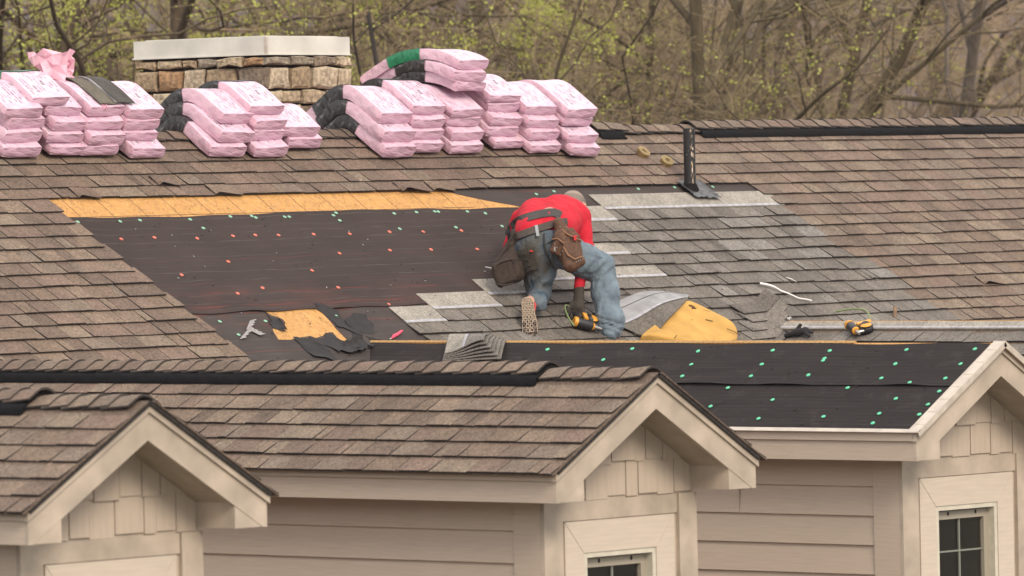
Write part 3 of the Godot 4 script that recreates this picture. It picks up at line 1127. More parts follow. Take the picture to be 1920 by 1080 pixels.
func bundle_mesh(rm: float, s0: float, s1: float, wide: float, thick: float, sd: float, grow := 0.0, ang := 0.56) -> ArrayMesh:
	# a slab bent over the ridge: four crisp sides and two wrapped ends
	var hw := wide / 2 + grow
	var ht := thick / 2 + grow
	var steps := 30
	var at := func(a: float, c: float, t: float) -> Vector3:   # a across, c up (-1 to 1), t along
		var s := lerpf(s0, s1, t)
		var pa := arc_at(s, rm, ang)
		var d := minf(s - s0, s1 - s)
		var nearend := clampf(1.0 - d / 0.11, 0.0, 1.0) if grow == 0.0 else 0.0
		var x := a * hw * (1.0 - .02 * pow(c, 4.0) - .04 * nearend * absf(c) * (1.0 if c < 0 else .5))
		var y := c * ht * (1.0 - .06 * pow(absf(a), 6.0) - .07 * nearend * a * a) - .005 * cos(a * 1.6) * maxf(c, 0.0)
		var j := noise.get_noise_3d(a * 42.0 + sd * 71.0, s * 190.0, c * 30.0 + sd * 13.0)
		y += j * (.0042 + .008 * nearend)
		x += noise.get_noise_3d(a * 20.0 + sd * 31.0, s * 240.0 + 40.0, c * 25.0) * (.005 + .009 * nearend)
		var g: float = pa[1]
		var o: Vector2 = pa[0] + Vector2(sin(g), cos(g)) * y
		return Vector3(x, o.y, o.x)
	var b := MB.new()
	for side in 4:   # top, left, bottom, right
		var n: int = [10, 4, 6, 4][side]
		var rows := []
		var uvs := []
		for q in steps + 1:
			var t := 1.0 - float(q) / steps
			var row := []
			var ur := []
			for k in n + 1:
				var w := k / float(n) * 2.0 - 1.0
				var ac: Vector2 = [Vector2(w, 1), Vector2(-1, w), Vector2(-w, -1), Vector2(1, -w)][side]
				row.append(at.call(ac.x, ac.y, t))
				var v0: float = [.44, .46, .56, .0][side]
				ur.append(Vector2(t, [lerpf(.44, .08, k / float(n)), lerpf(.55, .47, k / float(n)), lerpf(.92, .57, k / float(n)), lerpf(.05, .0, k / float(n))][side] + v0 * 0.0))
			rows.append(row)
			uvs.append(ur)
		b.grid(rows, false, uvs)
	if grow == 0.0:
		for e in 2:
			var rows := []
			var uvs := []
			for r in 6:
				var row := []
				var ur := []
				for k in 11:
					var a := k / 5.0 - 1.0
					var c := 1.0 - r / 2.5
					if e == 1: a = -a
					var p: Vector3 = at.call(a, c, 1.0 - e)
					var edge := maxf(absf(a), absf(c))
					var out: Vector3 = (p - at.call(a, c, .97 if e == 0 else .03)).normalized()
					p += out * ((.007 + .006 * noise.get_noise_3d(a * 90.0, c * 60.0, sd * 40.0 + e)) * (1.0 - pow(edge, 6.0)))
					row.append(p)
					ur.append(Vector2(.45 + .10 * a + .02 * sd / 50.0, .70 + .09 * c))
				rows.append(row)
				uvs.append(ur)
			rows.reverse()
			uvs.reverse()
			b.grid(rows, false, uvs)
	return b.mesh()


func bundles() -> void:
	make_wraps()
	var piles := [
		["left", [[2.76, .36, 4, .090], [3.14, .33, 5, .083], [3.49, .36, 4, .088], [3.86, .36, 4, .086]]],
		["middle", [[4.68, .38, 3, .098], [5.07, .36, 4, .086], [5.455, .32, 2, .092]]],
		["right", [[6.30, .40, 3, .102], [6.67, .375, 4, .088], [7.08, .36, 7, .081], [7.52, .33, 5, .078], [7.89, .36, 4, .082], [8.24, .41, 4, .086]]]]
	var ord := ["first", "second", "third", "fourth", "fifth", "sixth"]
	var lay := ["bottom", "second", "third", "fourth", "fifth", "sixth", "seventh"]
	var r := RandomNumberGenerator.new()
	r.seed = 31
	var r0 := 0.20
	var cen := Vector3(0, RIDGE_Y, RIDGE_Z)
	for p in piles:
		for c in p[1].size():
			var col: Array = p[1][c]
			var n: int = col[2]
			for j in n:
				var front: float = col[1] + 0.03 + r.randf_range(-.038, .034)
				var rm := 0.14 + 0.035 * j + r.randf_range(.0, .02)
				var bent := .60
				var th: float = col[3]
				var x: float = col[0] - 0.004 * j + r.randf_range(-.024, .024)
				if p[0] == "right" and c == 2 and j >= 4:
					x += .06 - .02 * (6 - j)
					front -= .03
					rm += .46
					bent = .46
				if p[0] == "right" and c < 2 and j == n - 1: front -= .01
				if p[0] == "middle" and c == 0: x += .05 * j - .03
				if p[0] == "left" and c == 1 and j == 4:
					x -= .13
				var s0 := front - 0.97
				var where: String = "top" if j == n - 1 else lay[j]
				var black: bool = (p[0] == "middle" and c < 2) or (p[0] == "right" and (c < 2 or (c == 2 and j in [4, 5])))
				var green: bool = (p[0] == "right" and c == 2 and j == 6) or (p[0] == "left" and c == 1 and j == 4)
				var side: String = "from the left" if c < 3 else "from the right"
				var nth: String = ord[c] if c < 3 else ord[p[1].size() - 1 - c]
				var t := Transform3D(Basis(Vector3.UP, r.randf_range(-.06, .06)) * Basis(Vector3.BACK, r.randf_range(-.018, .018)), cen + Vector3(x, .028 + th * (j + .5) - rm, 0))
				var look := "green-banded pink bundle" if green else ("black-banded pink bundle" if black else "plain pink bundle")
				var o := thing("shingle_bundle", "%s, %s in the %s stack %s, %s pile" % [look, where, nth, side, p[0]], "shingle bundle", t, "pink shingle bundles stacked over the ridge")
				var mk: int = 0 if j == n - 1 and c % 2 == 0 else (1 if j == n - 1 else [0, 1, 2][r.randi() % 3])
				var sd := r.randf() * 50.0
				put("wrapper", bundle_mesh(rm, s0, front, .335, th - .004 + r.randf_range(-.008, .006), sd, 0.0, bent), M["wrap_%d" % mk], o)
				if black or green:
					var mid := front - 0.56
					if c == 1: mid = front - 0.50
					if p[0] == "right" and c == 2: mid = front - (0.53 if green else 0.45)
					if p[0] == "right" and c == 0 and j == 0 or p[0] == "middle" and c == 0 and j == 0: mid += .10
					put("band", bundle_mesh(rm, mid - .155, mid + .155, .335, th - .004, sd, 0.0045, bent), M.band_green if green else M.band_black, o)
	# a dark loose shingle laid on a stack, and torn film standing beside it
	var rm := .265
	var o := thing("loose_shingle", "dark grey loose shingle bent over a stack of pink bundles", "shingle", Transform3D(Basis(Vector3.UP, .05), cen + Vector3(3.58, .028 + .088 * 4 + .010 - .265, .0)))
	var dark := mat("shingle_dark", lin(.105, .095, .085), .95, M.shingle_old_0.albedo_texture, Vector3.ONE * 1.1)
	var mid := mat("shingle_olive", lin(.20, .175, .135), .95, M.shingle_old_0.albedo_texture, Vector3.ONE * 1.1)
	for part in 3:
		var rows := []
		var low := []
		for q in 25:
			var s := lerpf(.40, -.45, q / 24.0)
			var a := arc_at(s, rm, .60)
			var row := []
			var lr := []
			for k in 6:
				var e: float = lerpf([-.17, -.012, -.016][part], [-.015, .16, -.011][part], k / 5.0)
				row.append(Vector3(e, a[0].y + [.004, .010, .0115][part] + .004 * sin(q * .7 + k), a[0].x + (.01 if part == 1 else 0.0)))
				lr.append(row[-1] - Vector3(0, .006, 0))
			rows.append(row)
			low.append(lr)
		var b := MB.new()
		b.grid(rows)
		b.grid([low[0], rows[0]])
		b.grid(low)
		var left := []
		var right := []
		for q in 25:
			left.append([low[q][0], rows[q][0]])
			right.append([rows[q][5], low[q][5]])
		b.grid(left)
		b.grid(right)
		put(["pale_half", "dark_half", "sealant_line"][part], b.mesh(), [mid, dark, M.sealant][part], o)
	torn_wrapper(cen)


func torn_wrapper(cen: Vector3) -> void:
	var r := FastNoiseLite.new()
	r.seed = 6
	r.frequency = 0.9
	r.fractal_octaves = 3
	var o := thing("torn_wrapper", "crumpled torn pink plastic film standing up between the left bundles", "plastic film", Transform3D(Basis(), cen + Vector3(3.36, .38, -.05)))
	var m := mat("film", lin(.84, .50, .60), .32)
	m.backlight_enabled = true
	m.backlight = lin(.35, .16, .2)
	var rr := RandomNumberGenerator.new()
	rr.seed = 8
	for q in 3:
		var pts := []
		for y in 7:
			var row := []
			for x in 9:
				var a := x / 8.0
				var t := y / 6.0
				var ang: float = a * [3.4, 4.0, 2.6][q] + q * 2.0 + .3
				var rad: float = .05 + [.10, .075, .06][q] * (0.4 + .9 * t - .5 * t * t) + .026 * rr.randfn()
				row.append(Vector3(cos(ang) * rad * 1.15 + [.0, .05, .06][q], t * [.25, .18, .22][q] - .05 + .018 * rr.randfn(), sin(ang) * rad * .7))
			pts.append(row)
		var b := MB.new()
		for y in 6:
			for x in 8:
				if (x + y) % 2:
					b.tri(pts[y][x], pts[y][x + 1], pts[y + 1][x + 1])
					b.tri(pts[y][x], pts[y + 1][x + 1], pts[y + 1][x])
				else:
					b.tri(pts[y][x], pts[y][x + 1], pts[y + 1][x])
					b.tri(pts[y][x + 1], pts[y + 1][x + 1], pts[y + 1][x])
		put("film", b.mesh(), m, o)
	# a strip of film trailing down between two stacks
	var rows := []
	for y in 20:
		var t := y / 19.0
		var row := []
		for x in 7:
			var e := (x / 6.0 - .5) * (.12 - .08 * t)
			row.append(Vector3(.09 + e + .02 * sin(t * 9.0), .02 - .22 * t + .018 * sin(x * 2.3 + t * 14.0), .02 + .40 * t + .012 * cos(x * 3.0 + t * 6.0)))
		rows.append(row)
	rows.reverse()
	var b := MB.new()
	b.grid(rows)
	put("film_strip", b.mesh(), m, o)


# ---------------------------------------------------------------- chimney, pipe and the small things on the roof
func chimney() -> void:
	var cx0 := 6.03
	var cx1 := 6.955
	var cz1 := -9.0
	var cz0 := -10.23
	var o := thing("chimney", "tan stone chimney with a white metal cap behind the ridge", "chimney", Transform3D(Basis(Vector3.UP, .09), Vector3(cx0, 0, cz1)))
	var w := cx1 - cx0
	var d := cz0 - cz1
	mat("mortar", lin(.055, .052, .05), .95, noise_tex(128, .05, .5, 1.0, 91), Vector3(5, 5, 5))
	bar("core", Vector3(.035, -.6, d + .035), Vector3(w - .035, 2.08, -.035), M.mortar, o)
	var cm := mat("chimney_cap", lin(.70, .67, .60), .6, noise_tex(256, .02, .84, 1.0, 92, 5), Vector3(.5, .5, .5))
	var b := MB.new()
	b.box(Vector3(-.012, 2.066, d - .012), Vector3(w + .012, 2.193, .012))
	b.box(Vector3(-.02, 2.060, d - .02), Vector3(w + .02, 2.069, .02))
	b.box(Vector3(.05, 2.193, d + .05), Vector3(w - .05, 2.2, -.05))
	put("cap", b.mesh(), cm, o)
	b = MB.new()
	b.box(Vector3(-.0145, 2.07, -.012), Vector3(.003, 2.19, .0145))
	put("cap_seam", b.mesh(), M.drip_edge, o)
	var tones := [[.50, .39, .26], [.40, .29, .18], [.56, .45, .31], [.42, .25, .13], [.33, .27, .20], [.55, .44, .31], [.25, .19, .135]]
	var rough := noise_tex(256, .02, 0.0, 1.0, 93, 5)
	var st := noise_tex(256, .025, .55, 1.0, 94, 4)
	for k in tones.size():
		for c in 3: tones[k][c] *= 1.28
		mat("stone_%d" % k, lin(tones[k][0], tones[k][1], tones[k][2]), .9, st, Vector3(3, 3, 3), rough, .8)
	var r := RandomNumberGenerator.new()
	r.seed = 14
	var y := 2.055
	var heights := [.075, .165, .105, .08, .13, .10, .12, .09, .13, .1]
	for row in heights.size():
		var h: float = heights[row]
		for face in 2:   # the two faces that show: across x at z = 0 and along z at x = 0
			var length := w if face == 0 else -d
			var x := -.03 if face == 0 and row % 2 == 0 else .0
			if face == 1 and row % 2 == 1: x = -.03
			while x < length:
				var l := minf(r.randf_range(.11, .27) * (1.2 if h > .11 else 1.0), length + .02 - x)
				if length - x - l < .08: l = length + .01 - x
				var hh := h - .018
				var jut := r.randf_range(.0, .022)
				var m: Material = M["stone_%d" % r.randi_range(0, 6)]
				if face == 1 and x > .85 and r.randf() < .6: m = M["stone_%d" % [4, 6, 1][r.randi() % 3]]
				var s := stone(l - .018, hh, .05 + jut * 1.6, r)
				var t := Transform3D(Basis(), Vector3(x + .007, y - h + .007, -.04)) if face == 0 else Transform3D(Basis(Vector3.FORWARD, Vector3.UP, Vector3.LEFT).orthonormalized(), Vector3(.04, y - h + .007, -x - .007))
				if face == 1:
					t = Transform3D(Basis(Vector3.UP, -PI / 2), Vector3(.04, y - h + .007, -(x + .007) - (l - .014)))
				put("stone", s, m, o, t)
				x += l
		y -= h
	for face in 2:   # the faces turned away
		var yy := 2.055
		for row in heights.size():
			var h: float = heights[row]
			var x := .0
			var length := w if face == 0 else -d
			while x < length - .02:
				var l := minf(.3, length - x)
				var s := stone(l - .014, h - .014, .05, r)
				var t := Transform3D(Basis(Vector3.UP, PI), Vector3(x + l - .007, yy - h + .007, d + .04)) if face == 0 else Transform3D(Basis(Vector3.UP, PI / 2), Vector3(w - .04, yy - h + .007, -x - .007))
				put("stone", s, M["stone_%d" % r.randi_range(0, 6)], o, t)
				x += l
			yy -= h


func stone(l: float, h: float, d: float, r: RandomNumberGenerator) -> ArrayMesh:   # rough-faced block, back at z = 0, face at z = d
	var b := MB.new()
	var back := []
	var front := []
	var face := []
	for p in [[0, 0], [.5, 0], [1, 0], [1, .5], [1, 1], [.5, 1], [0, 1], [0, .5]]:
		var j := Vector3(r.randf_range(-.012, .012), r.randf_range(-.011, .011), 0)
		back.append(Vector3(p[0] * l, p[1] * h, 0))
		front.append(Vector3(p[0] * l, p[1] * h, d - .014 + r.randf_range(-.004, .004)) + j)
		face.append(Vector3(lerpf(.07, .93, p[0]) * l, lerpf(.12, .88, p[1]) * h, d + r.randf_range(-.006, .006)) + j)
	var mid := Vector3(l * r.randf_range(.35, .65), h * .5, d + r.randf_range(-.002, .008))
	for k in 8:
		var m := (k + 1) % 8
		b.quad(back[k], back[m], front[m], front[k])
		b.quad(front[k], front[m], face[m], face[k])
		b.tri(face[k], face[m], mid)
	return b.mesh()


func paint_flakes() -> StandardMaterial3D:
	var f := FastNoiseLite.new()
	f.seed = 17
	f.frequency = .05
	var im := Image.create(256, 256, false, Image.FORMAT_RGB8)
	for y in 256:
		for x in 256:
			var a := f.get_noise_2d(x * 1.6, y * .7)
			var strip := exp(-pow((x - 176.0) / 14.0, 2.0)) * .75 + exp(-pow((x - 140.0) / 12.0, 2.0)) * .28 + exp(-pow((x - 205.0) / 9.0, 2.0)) * .3
			var col := lin(.010, .010, .0105)
			if a * 1.1 + strip - .05 > .78:
				col = lin(.55, .40, .26) if f.get_noise_2d(x * 2.0 + 99, y) > -.1 else lin(.62, .52, .44)
			im.set_pixel(x, y, col)
	var m := StandardMaterial3D.new()
	m.albedo_texture = ImageTexture.create_from_image(im)
	m.roughness = .55
	return m


func vent_pipe() -> void:
	var base := on_main(9.073, .846, .02)
	var o := thing("vent_pipe", "black vent pipe with peeling paint and a crinkled grey lead flashing", "vent pipe", Transform3D(Basis(), base))
	var rows := []
	var uvs := []
	for y in 12:
		var row := []
		var ur := []
		for k in 25:
			var t := TAU * k / 24
			row.append(Vector3(cos(t) * .0435, lerpf(-.05, .435, y / 11.0), -sin(t) * .0435))
			ur.append(Vector2(k / 24.0, y / 11.0))
		rows.append(row)
		uvs.append(ur)
	rows.reverse()
	uvs.reverse()
	var b := MB.new()
	b.grid(rows, false, uvs)
	var inner := []
	for e in [[.0435, .435], [.037, .437], [.037, .2]]:
		var row := []
		for k in 24:
			var t := TAU * k / 24
			row.append(Vector3(cos(t) * e[0], e[1], sin(t) * e[0]))
		inner.append(row)
	b.grid(inner, true)
	put("pipe", b.mesh(), paint_flakes(), o)
	b = MB.new()
	b.tube([Vector3(0, -.07, 0), Vector3(0, -.03, 0), Vector3(0, .0, 0), Vector3(.0, .03, 0)], [.085, .074, .06, .046], 20, false)
	put("collar", b.mesh(), M.vent_plastic, o)
	rows = []
	var f := main_frame()
	f.origin = Vector3.ZERO
	for y in 17:
		var row := []
		for k in 15:
			var a := k / 14.0
			var t := y / 16.0
			var x := lerpf(-.10, .17, a) + .012 * noise.get_noise_2d(t * 200.0, 4.0)
			var v := lerpf(-.08, .16, t) + .02 * a + .010 * noise.get_noise_2d(a * 260.0, 55.0)
			row.append(f * Vector3(x, .010 + .016 * absf(noise.get_noise_2d(x * 330.0 + 7.0, v * 330.0)) + .012 * (1.0 if k in [0, 14] or y == 16 else 0.0) * absf(sin(k + y * 1.3)), v))
		rows.append(row)
	rows.reverse()
	b = MB.new()
	b.grid(rows)
	var lead := mat("lead", lin(.16, .155, .155), .38, noise_tex(128, .05, .45, 1.0, 101), Vector3(5, 5, 5))
	lead.metallic = .45
	put("flashing", b.mesh(), lead, o)


func nail_coils() -> void:
	var brass := mat("brass_nail", lin(.50, .37, .17), .42)
	brass.metallic = .7
	for p in [[8.982, .387, .3, "coil of brass roofing nails lying further up the roof near the ridge"], [9.121, .516, -.5, "coil of brass roofing nails lying lower, nearer the black vent pipe"]]:
		var f := main_frame()
		var o := thing("nail_coil", p[3], "nail coil", Transform3D(f.basis * Basis(Vector3.UP, p[2]) * Basis(Vector3.RIGHT, .18), on_main(p[0], p[1], .032)), "nail coils on the shingles")
		var b := MB.new()
		for ring in 3:
			var n := 30 - ring * 7
			var rad := .046 - .011 * ring
			for k in n:
				var t := TAU * (k + ring * .3) / n
				var c := Vector3(cos(t) * rad, 0, sin(t) * rad)
				b.tube([c - Vector3(0, .022, 0), c + Vector3(0, .020, 0)], [.0016, .0016], 5)
				b.tube([c + Vector3(0, .020, 0), c + Vector3(0, .023, 0)], [.0048, .0044], 7)
		put("nails", b.mesh(), brass, o)
		b = MB.new()
		for y in [-.009, .008]:
			var pts := []
			var rd := []
			for k in 49:
				var t := TAU * k / 16.0
				pts.append(Vector3(cos(t), 0, sin(t)) * lerpf(.049, .022, k / 48.0) + Vector3(0, y, 0))
				rd.append(.0014)
			b.tube(pts, rd, 5)
		put("wire", b.mesh(), brass, o)


func foam_cushion() -> void:
	var f := main_frame()
	var o := thing("foam_cushion", "worn yellow foam cushion lying on the roof beside the roofer", "cushion", Transform3D(f.basis, on_main(7.22, 2.58, .02)))
	var m := mat("foam", lin(.60, .34, .085), .92, noise_tex(256, .012, .82, 1.0, 111), Vector3(1.6, 1.6, 1.6), noise_tex(256, .05, 0, 1, 112), .25)
	var rows := []
	# a slab of foam: corners in the roof plane with the height of its upper face there, rounded everywhere
	var outline := [[-.56, .17, .05], [-.51, .21, .075], [-.40, .30, .10], [-.27, .38, .115], [-.02, .385, .10], [.24, .33, .075], [.36, .26, .065], [.42, .17, .085], [.41, .10, .095], [.33, .02, .105], [.25, -.06, .115], [.17, -.12, .12], [.08, -.125, .112], [-.08, -.04, .105], [-.22, .03, .09], [-.40, .10, .065]]
	var pts := []
	for k in outline.size() * 4:
		var w := (k / 4)
		var p: Array = []
		for e in 4:
			var c: Array = outline[(w + e - 1 + outline.size()) % outline.size()]
			p.append(Vector3(c[0], c[2], c[1]))
		pts.append((p[1] as Vector3).cubic_interpolate(p[2], p[0], p[3], (k % 4) / 4.0))
	var mid := Vector3(-.03, .118, .12)
	for lev in [[1.0, .0], [1.012, .3], [1.008, .75], [.995, .90], [.965, .985], [.90, 1.0], [.7, 1.0], [.45, 1.0], [.2, 1.0], [.02, 1.0]]:
		var row := []
		for p in pts:
			var q := Vector2(lerpf(mid.x, p.x, lev[0]), lerpf(mid.z, p.z, lev[0]))
			var hgt: float = lerpf(mid.y, p.y, clampf(lev[0], 0, 1)) * lev[1]
			row.append(Vector3(q.x, hgt + .004 * noise.get_noise_2d(q.x * 150.0, q.y * 150.0) * (1.0 if lev[1] > .5 else 0.0), q.y))
		rows.append(row)
	var b := MB.new()
	b.grid(rows, true)
	put("foam", b.mesh(), m, o)
	b = MB.new()
	for k in 22:
		var r2 := noise.get_noise_2d(k * 77.0, 3.0)
		b.tube([Vector3(.12 + r2 * .03, .118, -.03 + .02 * sin(k * 2.0)), Vector3(.12 + r2 * .05, .126, -.03 + .025 * sin(k * 2.0 + 1.0))], [.006, .002], 5)
	put("torn_spot", b.mesh(), mat("foam_dirt", lin(.10, .055, .02), .95), o)
	b = MB.new()
	for p in [[[-.40, .04, .302], [-.39, .08, .304], [-.37, .122, .30]], [[.26, .098, .22], [.32, .088, .25], [.37, .07, .265]], [[.12, .115, .12], [.16, .113, .135], [.18, .112, .14]], [[.22, .112, .0], [.27, .108, .02]]]:
		var q := []
		var rd := []
		for c in p:
			q.append(Vector3(c[0], c[1], c[2]))
			rd.append(.0028)
		b.tube(q, rd, 5)
	put("crack", b.mesh(), M.foam_dirt, o)


func loose_shingles() -> void:
	var f := main_frame()
	# the sheet propped on the cushion, underside up
	var o := thing("turned_shingle", "grey new shingle lying underside up against the yellow cushion", "shingle", Transform3D(f.basis, on_main(6.98, 2.44, .02)))
	# corner points (x, v, height), upper edge then middle then lower edge, left to right
	var net := [[[6.50, 2.40, .012], [6.88, 2.285, .02], [7.245, 2.22, .045], [7.62, 2.285, .022]], [[6.54, 2.47, .014], [6.84, 2.39, .04], [7.16, 2.36, .115], [7.50, 2.365, .10]], [[6.60, 2.585, .016], [6.80, 2.555, .055], [7.06, 2.51, .135], [7.41, 2.43, .125]]]
	var far := [[6.68, 2.70, .018], [6.815, 2.735, .03], [6.93, 2.695, .125], [7.38, 2.46, .128]]
	for e in net + [far]:
		for c in e:
			c[0] -= 6.98
			c[1] -= 2.44
	var rows := []
	for r in 13:
		var row := []
		for k in 25:
			var a := k / 24.0 * 3.0
			var w := mini(int(a), 2)
			var p := []
			for line in net:
				var q := []
				for e in 4:
					var c: Array = line[clampi(w + e - 1, 0, 3)]
					q.append(Vector3(c[0], c[2], c[1]))
				p.append((q[1] as Vector3).cubic_interpolate(q[2], q[0], q[3], a - w))
			var t := r / 12.0
			row.append(p[0] * (1 - t) * (1 - 2 * t) + p[1] * 4 * t * (1 - t) + p[2] * t * (2 * t - 1))
		rows.append(row)
	var flapr := [rows[12].map(func(q): return q - Vector3(0, .004, 0))]
	for r in 4:
		var row := []
		for k in 25:
			var a := k / 24.0 * 3.0
			var w := mini(int(a), 2)
			var q := []
			for e in 4:
				var c: Array = far[clampi(w + e - 1, 0, 3)]
				q.append(Vector3(c[0], c[2], c[1]))
			var p := (q[1] as Vector3).cubic_interpolate(q[2], q[0], q[3], a - w)
			row.append((rows[12][k] as Vector3).lerp(p, (r + 1) / 4.0))
		flapr.append(row)
	var b := MB.new()
	var rv := rows.duplicate()
	rv.reverse()
	b.grid(rv)
	put("back_sheet", b.mesh(), M.shingle_back, o)
	b = MB.new()
	flapr.reverse()
	b.grid(flapr)
	b.grid([flapr[0].map(func(q): return q - Vector3(0, .010, 0)), flapr[0]])
	put("granule_flap", b.mesh(), M.shingle_new_1, o)
	for lines in [[11, 12, .0, "sealant_strip"], [5, 6, .5, "sealant_strip"]]:
		b = MB.new()
		var st := [[], []]
		for k in 25:
			st[0].append((rows[lines[1]][k] as Vector3) + Vector3(0, .0025, 0))
			st[1].append((rows[lines[0]][k] as Vector3).lerp(rows[lines[1]][k], .25 + lines[2]) + Vector3(0, .0025, 0))
		b.grid(st)
		put(lines[3], b.mesh(), M.sealant if lines[2] == 0.0 else M.asphalt, o)

	# a small fan of shingles folded over the bare dormer ridge
	var top := Vector3(DX[2], .072, DZ[2])
	o = thing("shingle_stack", "small stack of new shingles folded over the bare dormer ridge", "shingle stack", Transform3D(Basis(Vector3.BACK, Vector3.UP, Vector3.LEFT), top + Vector3(0, 0, -4.12)))
	# local x runs along the ridge towards the gable, local z down the left slope; one sheet over another, each further along and fanned out at its end
	for j in range(5, -1, -1):
		var rows2 := []
		var lw := []
		for q in 13:
			var sl := lerpf(.30 - .006 * (5 - j), -.09, q / 12.0)
			var row := []
			var lr := []
			for k in 15:
				var a := k / 14.0
				var x0 := -.46 + .004 * (5 - j) + .65 * sl
				var x1 := -.09 + .030 * j + .65 * sl
				var p := bend_over(sl, .13, .5)
				var up := .012 + .0075 * (5 - j) + (.020 + .014 * (5 - j)) * smoothstep(.0, 1.0, a) * smoothstep(-.02, .25, sl)
				row.append(Vector3(lerpf(x0, x1, a), p.y + up, p.z))
				lr.append(row[-1] - Vector3(0, .006, 0))
			rows2.append(row)
			lw.append(lr)
		var c := MB.new()
		c.grid(rows2)
		c.grid(lw)
		c.grid([lw[0], rows2[0]])
		var e1 := []
		for q in 13:
			e1.append([rows2[q][14], lw[q][14]])
		c.grid(e1)
		put("shingle_sheet", c.mesh(), [M.shingle_new_2, M.shingle_new_0][j % 2] if j == 0 or j > 0 else M.shingle_new_1, o)
		if j == 0:
			for part in 2:
				var g := MB.new()
				var rr := []
				for q in 13:
					var row := []
					for k in ([0, 1, 2, 3, 4, 5, 6] if part == 0 else [6, 7]):
						row.append((rows2[q][k] as Vector3) + Vector3(0, .002 if part == 0 else .003, 0))
					rr.append(row)
				g.grid(rr)
				put("pale_lap" if part == 0 else "sealant_strip", g.mesh(), M.shingle_lap if part == 0 else M.sealant, o)


func small_things() -> void:
	var f := main_frame()
	var rub := mat("rubber_grip", lin(.03, .022, .026), .6)
	var steel := mat("steel", lin(.42, .40, .38), .35)
	steel.metallic = .8
	var wood := mat("handle_wood", lin(.34, .22, .14), .8, noise_tex(128, .03, .6, 1, 121), Vector3(8, 8, 8))
	# hammer, handle up the slope, its head over the valley
	var o := thing("hammer", "hammer with a black rubber grip lying above the valley", "hammer", Transform3D(f.basis, on_main(8.29, 2.35, .04)))
	var b := MB.new()
	b.tube([Vector3(0, .0, 0), Vector3(.0, .0, .01), Vector3(.035, 0, .08), Vector3(.07, -.002, .15)], [.010, .017, .016, .013], 10)
	put("grip", b.mesh(), rub, o)
	b = MB.new()
	b.tube([Vector3(.07, -.002, .15), Vector3(.12, -.008, .25)], [.010, .009], 8)
	b.tube([Vector3(.09, -.008, .27), Vector3(.12, -.008, .25), Vector3(.155, -.01, .235)], [.015, .013, .012], 8)
	put("shaft", b.mesh(), steel, o)
	# a wooden stick leaning out of the far valley
	o = thing("wooden_stake", "short wooden tool handle sticking up behind the pale ridge course", "tool handle", Transform3D(Basis(), on_main(9.60, 2.64, .0)))
	b = MB.new()
	b.tube([Vector3(0, -.04, 0), Vector3(.012, .05, -.012), Vector3(.028, .098, -.02), Vector3(.029, .104, -.02)], [.012, .014, .016, .011], 10)
	put("handle", b.mesh(), wood, o)
	# strip of release film on the new shingles
	var film := mat("release_film", lin(.66, .60, .58), .35)
	o = thing("film_strip", "thin white strip of release film on the new grey shingles", "plastic strip", Transform3D(f.basis, on_main(8.60, 2.15, .03)))
	b = MB.new()
	var rows := [[], []]
	for k in 25:
		var t := k / 24.0
		var x := .26 * t - .05 * (1.0 - t) + .02 * sin(t * 7.0)
		var v := .04 * sin(t * 3.0) + .245 * pow(t, 1.4)
		var y := .004 + .008 * absf(sin(t * 8.0))
		var w := lerpf(.020, .007, t)
		rows[0].append(Vector3(x + w * .6, y + .003, v - w))
		rows[1].append(Vector3(x, y, v))
	b.grid([rows[1], rows[0]])
	put("strip", b.mesh(), film, o)
	o = thing("film_scrap", "tiny white film scrap above the release film strip", "plastic scrap", Transform3D(f.basis, on_main(8.92, 2.07, .03)))
	b = MB.new()
	b.tube([Vector3(0, 0, 0), Vector3(.03, .004, .03), Vector3(.05, .002, .07)], [.002, .006, .002], 6, true, .3)
	put("scrap", b.mesh(), film, o)
	# tape stuck on the torn felt
	var tape := mat("grey_tape", lin(.40, .365, .35), .5, noise_tex(128, .06, .6, 1, 131), Vector3(9, 9, 9))
	o = thing("tape_cross", "crumpled grey tape strips stuck on the torn dark felt", "tape", Transform3D(f.basis, on_main(3.12, 2.40, .012)))
	for q in [[Vector2(.135, -.10), Vector2(.07, -.045), Vector2(.015, .0), .030], [Vector2(.03, .0), Vector2(-.05, .05), Vector2(-.135, .105), .030], [Vector2(.02, .0), Vector2(.06, .03), Vector2(.075, .075), .024]]:
		b = MB.new()
		rows = [[], []]
		for k in 13:
			var t := k / 12.0
			var p: Vector2 = q[0].lerp(q[1], t).lerp(q[1].lerp(q[2], t), t)
			var y := .003 + .010 * absf(noise.get_noise_2d(p.x * 900.0, p.y * 900.0))
			rows[0].append(Vector3(p.x - q[3], y, p.y))
			rows[1].append(Vector3(p.x + q[3] * (1.0 + .4 * sin(k * 1.7)), y + .004, p.y - .01))
		b.grid(rows)
		put("tape_strip", b.mesh(), tape, o)
	# pink utility knife at the foot of the felt
	o = thing("utility_knife", "small pink red utility knife lying at the dormer ridge", "knife", Transform3D(Basis(f.basis.x, f.basis.y, f.basis.z) * Basis(Vector3.UP, .42), on_main(4.40, 2.545, .02)))
	b = MB.new()
	b.tube([Vector3(-.085, 0, 0), Vector3(-.05, .006, 0), Vector3(.02, .006, .004), Vector3(.08, .004, 0), Vector3(.105, .002, 0)], [.006, .013, .011, .010, .005], 8, true, .6)
	put("handle", b.mesh(), mat("pink_plastic", lin(.62, .05, .10), .4), o)
	b = MB.new()
	b.box(Vector3(-.115, -.001, -.006), Vector3(-.08, .001, .004))
	put("blade", b.mesh(), steel, o)
	var f4 := plane_frame(Vector3(DX[3], .055, DZ[3]), Vector3.BACK, Vector3(-1, -TD, 0).normalized())
	# black gloves dropped behind the bare ridge
	o = thing("work_glove", "black work glove dropped behind the bare dormer ridge", "glove", Transform3D(f4.basis, f4 * Vector3(-4.886, .04, .185)))
	var fld := Field.new(.005)
